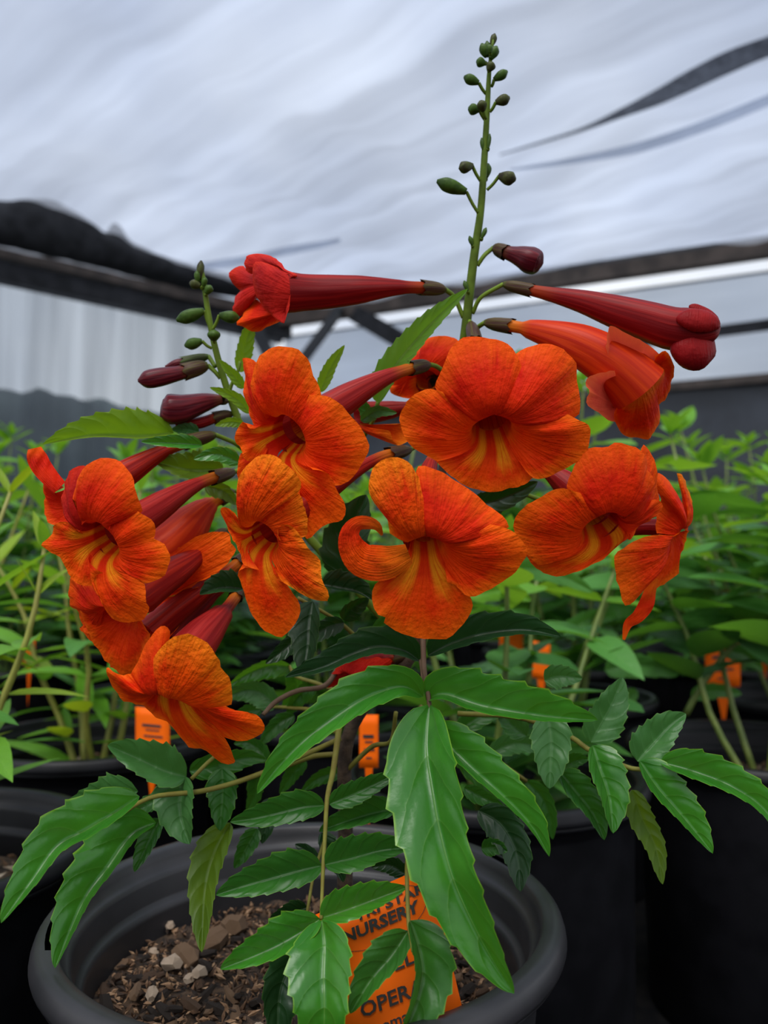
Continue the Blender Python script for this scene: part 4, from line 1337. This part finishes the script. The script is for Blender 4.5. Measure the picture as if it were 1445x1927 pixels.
# upper left: freshly opening red flower lying sideways
b = flower(Z3, (400, 290), 38, (-.93, .05, .30), .325, (797, 542, .338), (838, 545, .343), [
    (150, 290, [(250, 240), (215, 190), (175, 145), (118, 180), (112, 250), (130, 282), (112, 312), (120, 370), (160, 420), (225, 330)], -8, 'crimson', .15),
    (60, 160, [(300, 400), (225, 330), (150, 452), (190, 480), (235, 505), (300, 475), (362, 448), (390, 400)], -4, 'red', .15),
    (240, 330, [(215, 190), (172, 150), (185, 100), (240, 78), (330, 108), (400, 165), (448, 196), (430, 215)], 2, 'crimson', .1),
    (-60, 110, [(440, 200), (350, 158), (240, 122), (203, 200), (218, 312), (280, 392), (372, 458), (418, 400), (430, 300)], 6, 'crimson', .12),
], 'bud', [(855, 560, .346), (872, 598, .348)], label='half-open red flower lying sideways, upper left', inner=False, rmid=.98)

# flower behind the big middle one
flower(G1, (220, 330), 34, (-.3, .1, .8), .356, (815, 720, .364), (830, 712, .366), [
    (260, 350, [(170, 150), (215, 70), (350, 43), (450, 90), (420, 230), (330, 300)], 0, 'red'),
    (175, 265, [(40, 450), (-10, 360), (90, 210), (150, 160), (200, 110), (240, 200)], 0, 'red'),
    (60, 180, [(260, 460), (110, 470), (0, 440), (-20, 380)], 0, 'orange'),
], 'bud', [(850, 705, .360)], label='red flower behind the big middle one')
flower(ZF, (672, 778), 24, (-.9, .1, .3), .352, (800, 762, .352), (835, 758, .352), [
    (40, 130, [(735, 800), (760, 798), (772, 820), (758, 838), (738, 830), (728, 810)], 0, 'gold')], 'pink', [(860, 745, .353)], label='pink flower tube between leaf and big flower', inner=False)
# red petals low down behind the leaves
flower(ZF, (668, 1268), 24, (-.5, .6, .5), .352, (745, 1238, .358), (775, 1232, .358), [
    (90, 200, [(700, 1300), (650, 1296), (618, 1288), (628, 1262), (645, 1250)], 0, 'crimson'),
    (200, 330, [(628, 1262), (650, 1246), (700, 1242), (735, 1246), (720, 1275)], 0, 'crimson')], 'bud', None, label='red flower low behind the dark leaves')

# maroon buds
bud(Z1, [(800, 1395), (850, 1410), (900, 1425), (950, 1445), (1000, 1462), (1015, 1468)], [36, 46, 62, 76, 66, 30], [.344, .343, .342, .341, .3405, .340], M_T['maroon'], bush, (735, 1368), [(912, 480, .345), (898, 500, .346)], label='short maroon bud on the tall spike', amp=.09)
bud(Z2, [(965, 800), (900, 815), (800, 835), (720, 850), (672, 856)], [40, 46, 56, 50, 8], [.349, .347, .344, .342, .341], M_T['maroon'], bush, (1095, 762), [(405, 700, .352), (415, 712, .353)], label='long maroon bud on the left spike', amp=.05)
bud(Z2, [(955, 742), (900, 755), (838, 775)], [26, 26, 10], [.354, .353, .352], M_T['maroon'], bush, (1100, 708), [(405, 690, .353)], cal=M_CALYXG, label='small maroon bud above the long one')
bud(Z2, [(1180, 968), (1090, 985), (1000, 1010), (930, 1028), (850, 1030), (815, 1025)], [26, 52, 70, 84, 86, 52], [.352, .350, .347, .345, .343, .342], M_T['maroon'], bush, (1215, 975), [(440, 760, .355)], label='fat blunt maroon bud on the left spike', amp=.10)
bud(Z2, [(1140, 1080), (1050, 1110), (960, 1120), (900, 1125)], [30, 34, 32, 20], [.354, .352, .351, .350], M_T['bud'], bush, (1240, 1055), [(452, 782, .357)], label='thin red bud under the blunt maroon one')

# green buds on the spikes
def gbud(z, s, m, t, r_, D, dark=False, dz=0.0, n=1):
    """stalk from stem point s to m, plump bud from m to t"""
    sp, mp, tp = zt(z, s), zt(z, m), zt(z, t)
    mm = M_BUDD if dark else M_BUDG
    rr = r_ / z[2]
    mid = ((mp[0] + tp[0]) / 2, (mp[1] + tp[1]) / 2)
    o = tube('bud', [(*mp, D), (*((np.array(mp) * .7 + np.array(tp) * .3)), D - dz * .3), (*mid, D - dz * .5), (*((np.array(mp) * .25 + np.array(tp) * .75)), D - dz * .8), (*tp, D - dz)],
             [rr * .45, rr * .85, rr, rr * .92, rr * .25], mm, bush, 14, 18, lobes=5, lobe_amp=.06)
    if s != m:
        pm = ((sp[0] + mp[0]) / 2, (sp[1] + mp[1]) / 2 + 2)
        pedicel([(*mp, D), (*pm, D + .001), (*sp, D + .002)], o, M_STEMD if z is Z1 else M_STEM, (3.2, 3.0))
    return o


for a in (((690, 440), (645, 372), (555, 335), 30, .340), ((722, 395), (738, 352), (818, 302), 28, .340), ((712, 548), (748, 490), (832, 462), 32, .338, True),
          ((690, 605), (648, 535), (580, 528), 32, .341), ((690, 590), (672, 545), (655, 478), 30, .337, True, .002),
          ((655, 965), (605, 872), (528, 890), 34, .339, True, .004), ((695, 1020), (768, 935), (868, 958), 40, .339, True, .003),
          ((642, 1160), (570, 1030), (392, 965), 42, .339), ((690, 960), (690, 945), (702, 860), 24, .346), ((688, 250), (684, 255), (630, 240), 28, .340),
          ((690, 215), (690, 215), (662, 135), 26, .340), ((715, 225), (715, 230), (755, 152), 28, .340), ((722, 150), (722, 150), (742, 75), 20, .341, True),
          ((705, 290), (705, 300), (728, 248), 28, .337, True), ((700, 200), (700, 205), (695, 120), 20, .342), ((715, 190), (715, 195), (708, 140), 18, .336),
          ((682, 790), (672, 780), (662, 705), 14, .342), ((700, 775), (702, 770), (712, 680), 12, .341), ((612, 1365), (606, 1355), (588, 1298), 14, .343),
          ((660, 1320), (664, 1310), (690, 1248), 14, .343), ((585, 1640), (578, 1630), (556, 1568), 15, .343)):
    gbud(Z1, *a)
for a in (((1110, 540), (1072, 432), (905, 492), 40, .347), ((1125, 545), (1165, 460), (1285, 478), 36, .346), ((1135, 620), (1132, 612), (1130, 548), 38, .344, False, .002),
          ((1120, 660), (1060, 615), (955, 645), 34, .348), ((1068, 300), (1050, 285), (985, 262), 28, .345, True), ((1080, 330), (1085, 330), (1115, 280), 26, .345),
          ((1045, 240), (1045, 245), (1055, 130), 22, .346, True), ((1035, 260), (1032, 262), (1030, 190), 18, .345), ((1068, 280), (1068, 285), (1080, 230), 18, .345)):
    gbud(Z2, *a)

# ================================================================== PLANT TAGS
def text_mesh(s, size=1.0, bold=0.0):
    cu = bpy.data.curves.new('txt', 'FONT')
    cu.body = s
    cu.size = size
    cu.offset = bold
    cu.resolution_u = 2
    ob = bpy.data.objects.new('txt', cu)
    COL.objects.link(ob)
    dg = bpy.context.evaluated_depsgraph_get()
    me = bpy.data.meshes.new_from_object(ob.evaluated_get(dg))
    V = [v.co.copy() for v in me.vertices]
    Fa = [tuple(p.vertices) for p in me.polygons]
    bpy.data.objects.remove(ob)
    bpy.data.curves.remove(cu)
    bpy.data.meshes.remove(me)
    return V, Fa


def card(name, TL, TR, BR, BL, mat, thick=0.0006, n=6):
    """thin bent card with rounded feel: front and back sheet plus edges"""
    nrm = (TR - TL).cross(BL - TL).normalized()
    V, U = [], []
    for side in (0, 1):
        for j in range(n):
            for i in range(n):
                u, v = i / (n - 1), j / (n - 1)
                p = (TL * (1 - u) + TR * u) * (1 - v) + (BL * (1 - u) + BR * u) * v
                V.append(p + nrm * thick * side)
                U.append((u, v))
    Fa = grid_faces(n, n) + [tuple(k + n * n for k in f[::-1]) for f in grid_faces(n, n)]
    ring = [i for i in range(n)] + [j * n + n - 1 for j in range(1, n)] + [(n - 1) * n + i for i in range(n - 2, -1, -1)] + [j * n for j in range(n - 2, 0, -1)]
    for a, b in zip(ring, ring[1:] + ring[:1]):
        Fa.append((b, a, a + n * n, b + n * n))
    return add(name, V, Fa, mat, None, U), nrm


# the tag in the front pot
TL, TR = P(578, 1728, .288), P(806, 1628, .292)
BR, BL = P(886, 1965, .266), P(642, 2062, .262)
tg, tnrm = card('plant_tag', TL, TR, BR, BL, M_TAG)
tag(tg, 'orange printed plant tag stuck in the soil of the front pot', 'plant tag')
toward = -1 if (tnrm.dot(CAM - TL) < 0) else 1


def on_tag(u, v, lift=0.0006):
    p = (TL * (1 - u) + TR * u) * (1 - v) + (BL * (1 - u) + BR * u) * v
    return p + tnrm * toward * lift + (tnrm * 0.0006 if toward > 0 else Vector((0, 0, 0)))


def tag_text(s, u0, v0, hv, wu, bold=0.0):
    V, Fa = text_mesh(s, 1.0, bold)
    x0, x1 = min(v.x for v in V), max(v.x for v in V)
    W = [on_tag(u0 + wu * (v.x - x0) / (x1 - x0), v0 - hv * v.y / 0.72) for v in V]
    add('lettering', W, Fa, M_INK, tg, smooth=False)


tag_text('TRI STAR', 0.36, 0.140, 0.055, 0.58, 0.03)
tag_text('NURSERY', 0.24, 0.232, 0.070, 0.62, 0.035)
tag_text('mb', 0.82, 0.34, 0.030, 0.08, 0.02)
tag_text('EL', 0.575, 0.490, 0.078, 0.165, 0.02)
tag_text('OPERA', 0.26, 0.660, 0.082, 0.50, 0.02)
tag_text('Tecoma', 0.20, 0.765, 0.055, 0.40, 0.02)
# oval line round the nursery name
V, Fa = [], []
for k in range(48):
    a = 2 * math.pi * k / 48
    for rr in (1.0, 0.985):
        V.append(on_tag(0.53 + 0.40 * rr * math.cos(a), 0.17 + 0.155 * rr * math.sin(a), 0.0005))
for k in range(48):
    a, b = 2 * k, 2 * ((k + 1) % 48)
    Fa.append((a, a + 1, b + 1, b))
add('oval_line', V, Fa, M_INK, tg, smooth=False)


# ================================================================== NEIGHBOUR PLANTS
def bg_leaf(name, mat, wid, arch, n=7, teeth=0.0):
    """blade along +Y, normal +Z, length 1"""
    V, U = [], []
    for i in range(n):
        t = i / (n - 1)
        w = wid * (max(0.0, math.sin(math.pi * t ** 0.75)) ** 0.8) + 0.012 * (1 - t)
        for k in (-2, -1, 0, 1, 2):
            s = k / 2
            V.append(Vector((w * s, t, -arch * t * t + 0.22 * w * s * s)))
            U.append((0.5 + s / 2, t))
    return mesh_from(name, V, grid_faces(5, n), mat, U, origin=(0, 0, 0))[0]


BGL = {k: [bg_leaf('leaf', M_BG[k], w, a) for w, a in ((0.22, 0.16), (0.26, 0.05), (0.19, 0.30))] for k in M_BG}
BGN = {k: [bg_leaf('leaf', M_BG[k], w, a) for w, a in ((0.12, 0.18), (0.10, 0.05), (0.13, 0.32))] for k in M_BG}
POT_BG = pot_mesh('pot', M_POTB, base=0.096)
SOILS = [soil_mesh(0.093, 20.0 + k, 0.005, 28, 8) for k in range(3)]
CRUMBS = [granules(0.090, 420, 60 + k, 0.0012, 0.0034, 0.001, (0, 1, 1, 2, 3)) for k in range(3)]


def leaf_at(parent, me, pos, az, el, L, roll=0.0):
    y = Vector((math.cos(az) * math.cos(el), math.sin(az) * math.cos(el), math.sin(el)))
    x = y.cross(Vector((0, 0, 1))).normalized()
    zz = x.cross(y)
    m = Matrix((x, y, zz)).transposed() @ Matrix.Rotation(roll, 3, 'Y')
    o = bpy.data.objects.new('leaf', me)
    COL.objects.link(o)
    o.parent = parent
    o.matrix_local = Matrix.Translation(pos) @ m.to_4x4() @ Matrix.Scale(L, 4)
    return o


def neighbour(x, y, seed, label, group=None, shoots=4, height=0.36, kind='broad', crumbs=True, scale=1.0, spread=0.085, lean=(0, 0), bare=0.0):
    rnd = random.Random(seed)
    name = 'potted_seedling' if kind == 'narrow' else 'potted_shrub'
    root = empty(name, (x, y, 0))
    tag(root, label, 'potted plant', group)
    link('pot', POT_BG, root)
    sl_ = link('soil', SOILS[seed % 3], root, (0, 0, SOILZ))
    if crumbs:
        tag(link('soil_crumbs', CRUMBS[seed % 3], sl_), kind='stuff')
    lib = BGN if kind == 'narrow' else BGL
    st_m = M_BGSTEMY if kind == 'narrow' else M_BGSTEM
    for s in range(shoots):
        az = 6.283 * s / shoots + rnd.uniform(-.5, .5)
        h = height * rnd.uniform(0.72, 1.08)
        r0 = rnd.uniform(0.004, 0.02)
        r1 = spread * rnd.uniform(0.55, 1.25) if shoots > 1 else 0.01
        pts = []
        for q in range(5):
            t = q / 4
            rr = r0 + (r1 - r0) * t ** 0.8
            pts.append(Vector((rr * math.cos(az) + lean[0] * t + rnd.uniform(-.006, .006), rr * math.sin(az) + lean[1] * t + rnd.uniform(-.006, .006), SOILZ + h * t)))
        V, Fa, U = tube_geo(pts, [0.0032, 0.0028, 0.0024, 0.0019, 0.0013], 6, 12)
        me, org = mesh_from('stem', V, Fa, st_m, U, origin=(0, 0, 0))
        link('stem', me, root)
        c = cat([tuple(p) for p in pts], 40)
        nodes = 8
        for k in range(nodes):
            t = 0.05 + bare * 0.35 + (0.93 - bare * 0.35) * k / (nodes - 1)
            p = Vector(c[min(39, int(t * 39))])
            top = k >= nodes - 2
            a0 = az + (math.pi / 2) * k + rnd.uniform(-.3, .3)
            for side in (0, math.pi):
                if kind == 'broad':
                    L = rnd.uniform(0.066, 0.104) * (0.50 if k == nodes - 1 else 0.8 if top else 1.0)
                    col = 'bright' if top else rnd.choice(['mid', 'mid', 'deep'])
                    el = rnd.uniform(0.55, 0.95) if k == nodes - 1 else rnd.uniform(0.1, 0.6) if k < 2 else rnd.uniform(-0.15, 0.45)
                else:
                    L = rnd.uniform(0.055, 0.095) * (0.6 if top else 1.0)
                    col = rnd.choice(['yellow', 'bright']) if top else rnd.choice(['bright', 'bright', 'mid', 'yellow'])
                    el = rnd.uniform(0.7, 1.1) if top else rnd.uniform(-0.1, 0.6)
                leaf_at(root, rnd.choice(lib[col]), p, a0 + side + rnd.uniform(-.2, .2), el, L * scale, rnd.uniform(-.35, .35))
        if kind == 'broad':   # crown of small leaves at the tip
            p = Vector(c[39])
            for k in range(4):
                leaf_at(root, rnd.choice(lib['bright']), p, az + k * 1.57 + rnd.uniform(-.2, .2), rnd.uniform(0.6, 1.15), rnd.uniform(0.022, 0.034) * scale, 0)
    return root


placed = [(HX, HY)]


def put(x, y, *a, **k):
    placed.append((x, y))
    return neighbour(x, y, *a, **k)


put(0.082, 0.600, 101, 'leafy green shrub in a black pot, close behind the trumpet bush', shoots=5, height=0.25, scale=.85, lean=(.02, .05))
put(0.333, 0.695, 102, 'sparse green shrub in a black pot with a wide bare soil surface', shoots=4, height=0.34, lean=(-.01, .07), bare=1.0)
put(-0.278, 0.440, 103, 'narrow-leaved yellow-green seedling in a black pot beside the front pot', kind='narrow', shoots=6, height=0.235, lean=(.01, .012), spread=.065, scale=.68)
put(-0.268, 0.735, 104, 'spindly yellow-green seedling with arching thin twigs', kind='narrow', shoots=5, height=0.27, spread=.085, lean=(-.03, .01))
put(-0.50, 0.80, 105, 'tall yellow-green seedling at the end of its row', kind='narrow', shoots=5, height=0.34, spread=.10)
put(-0.045, 0.835, 106, 'dense dark green shrub directly behind the trumpet bush', shoots=6, height=0.34, spread=.07)
put(0.225, 0.985, 107, 'tall green shrub behind the wilting flower', shoots=7, height=0.42, spread=.09, scale=1.05)
put(0.520, 0.985, 108, 'green shrub with an orange tag at its rim', shoots=6, height=0.38, spread=.13, bare=.6, scale=1.1)
rnd = random.Random(5)
row = 0
y = 1.02
seed = 200
ORD = ['first', 'second', 'third', 'fourth', 'fifth', 'sixth', 'seventh', 'eighth']
while y < 2.75:
    xmax = 0.56 * y + 0.34
    x = -xmax + (0.14 if row % 2 else 0.0)
    while x < xmax:
        xx, yy = x + rnd.uniform(-.02, .02), y + rnd.uniform(-.02, .02)
        if all((xx - a) ** 2 + (yy - b) ** 2 > 0.255 ** 2 for a, b in placed):
            seed += 1
            side = 'curtain side' if xx < 0 else 'black wall side'
            put(xx, yy, seed, 'bushy green shrub of the %s row behind the trumpet bush, %s' % (ORD[row], side), 'potted shrubs, %s row, %s' % (ORD[row], side),
                shoots=7 if yy < 1.8 else 5, height=rnd.uniform(0.30, 0.43), crumbs=yy < 1.6, spread=.08, scale=1.08)
        x += 0.305
    y += 0.275 if y < 1.8 else 0.31
    row += 1


def small_tag(px, py, w, h, D, label, lean=0.0, lines=True):
    a, b = P(px - w / 2, py, D + 0.008), P(px + w / 2, py - lean, D + 0.008)
    c, d = P(px + w / 2, py + h - lean, D), P(px - w / 2, py + h, D)
    o, nn = card('plant_tag', a, b, c, d, M_TAG)
    tag(o, label, 'plant tag')
    # pointed stake below
    sgn = -1 if nn.dot(CAM - a) < 0 else 1
    V = [d + (c - d) * .3, d + (c - d) * .7, (c + d) / 2 + Vector((0, 0, -0.045))]
    V = V + [v + nn * 0.0006 for v in V]
    add('stake', V, [(0, 1, 2), (5, 4, 3), (0, 3, 4, 1), (1, 4, 5, 2), (2, 5, 3, 0)], M_TAG, o, smooth=False)
    if lines:
        for v0, v1, u0, u1 in ((.38, .44, .2, .75), (.5, .53, .3, .7), (.64, .68, .25, .8), (.8, .83, .35, .65)):
            q = []
            for u, v in ((u0, v0), (u1, v0), (u1, v1), (u0, v1)):
                p = (a * (1 - u) + b * u) * (1 - v) + (d * (1 - u) + c * u) * v
                q.append(p + nn * (sgn * 0.0006 + (0.0006 if sgn > 0 else 0)))
            add('print_line', q, [(0, 1, 2, 3)], M_INK, o, smooth=False)


small_tag(1360, 1198, 66, 100, .86, 'orange plant tag with dark print lines at the rim of a black pot', 6)
small_tag(1438, 1140, 62, 80, 1.05, 'orange plant tag half hidden by leaves, set behind another tagged pot', 4)
small_tag(287, 1330, 64, 80, .60, 'orange plant tag showing beneath the lowest left flower', -6)
small_tag(694, 1345, 36, 100, .50, 'orange plant tag partly hidden behind the woody stem', 0)
small_tag(1018, 1205, 34, 70, .82, 'thin orange plant tag among the stems behind the trumpet bush', -8, False)
small_tag(962, 1190, 44, 60, .95, 'small orange plant tag almost buried in green leaves', 4, False)
small_tag(55, 1205, 22, 48, .86, 'small dark orange plant tag among the yellow-green seedlings', 0, False)


# single leaves and shoots of the neighbours that stand out between the pots
def near_leaf(pn, mids, w, D, mat):
    o = leaflet(ZF, mids, w, w, D, D + 0.01, M_BG[mat], bpy.data.objects[pn], 4, blunt=.6)
    o.name = 'leaf'
    return o


nb = {o['label'][:12]: o for o in bpy.data.objects if o.parent is None and 'label' in o}
A = nb['sparse green'].name
for mids, w, D, mt in (([(1138, 1262), (1180, 1252), (1230, 1256), (1278, 1270)], 24, .70, 'mid'), ([(1300, 1308), (1345, 1300), (1396, 1306)], 16, .74, 'mid'),
                       ([(1362, 1225), (1400, 1232), (1436, 1262)], 17, .74, 'mid'), ([(1130, 1120), (1175, 1135), (1232, 1160)], 30, .74, 'mid'),
                       ([(1060, 1195), (1110, 1165), (1160, 1160)], 20, .72, 'mid'), ([(1255, 1195), (1310, 1180), (1350, 1190)], 22, .78, 'deep'),
                       ([(1200, 1300), (1150, 1330), (1110, 1340)], 16, .72, 'mid'), ([(1225, 1060), (1290, 1070), (1360, 1100)], 24, .80, 'mid')):
    near_leaf(A, mids, w, D, mt)
tube('stem', [(1290, 1345, .74), (1320, 1290, .74), (1370, 1225, .74), (1420, 1170, .74), (1465, 1110, .75)], [6, 6, 5.5, 5, 4], M_BGSTEM, bpy.data.objects[A], 8)
tube('stem', [(1075, 1300, .70), (1110, 1210, .71), (1145, 1120, .73), (1190, 1040, .75)], [9, 9, 8, 7], M_BGSTEM, bpy.data.objects[A], 8)
A = nb['leafy green '].name
for mids, w, D, mt in (([(935, 1080), (1000, 1070), (1060, 1085), (1116, 1114)], 22, .56, 'mid'), ([(880, 1195), (930, 1180), (980, 1185)], 18, .60, 'mid'),
                       ([(1040, 1080), (1090, 1055), (1150, 1050)], 24, .62, 'mid'), ([(880, 1120), (950, 1110), (1000, 1130)], 20, .60, 'bright')):
    near_leaf(A, mids, w, D, mt)
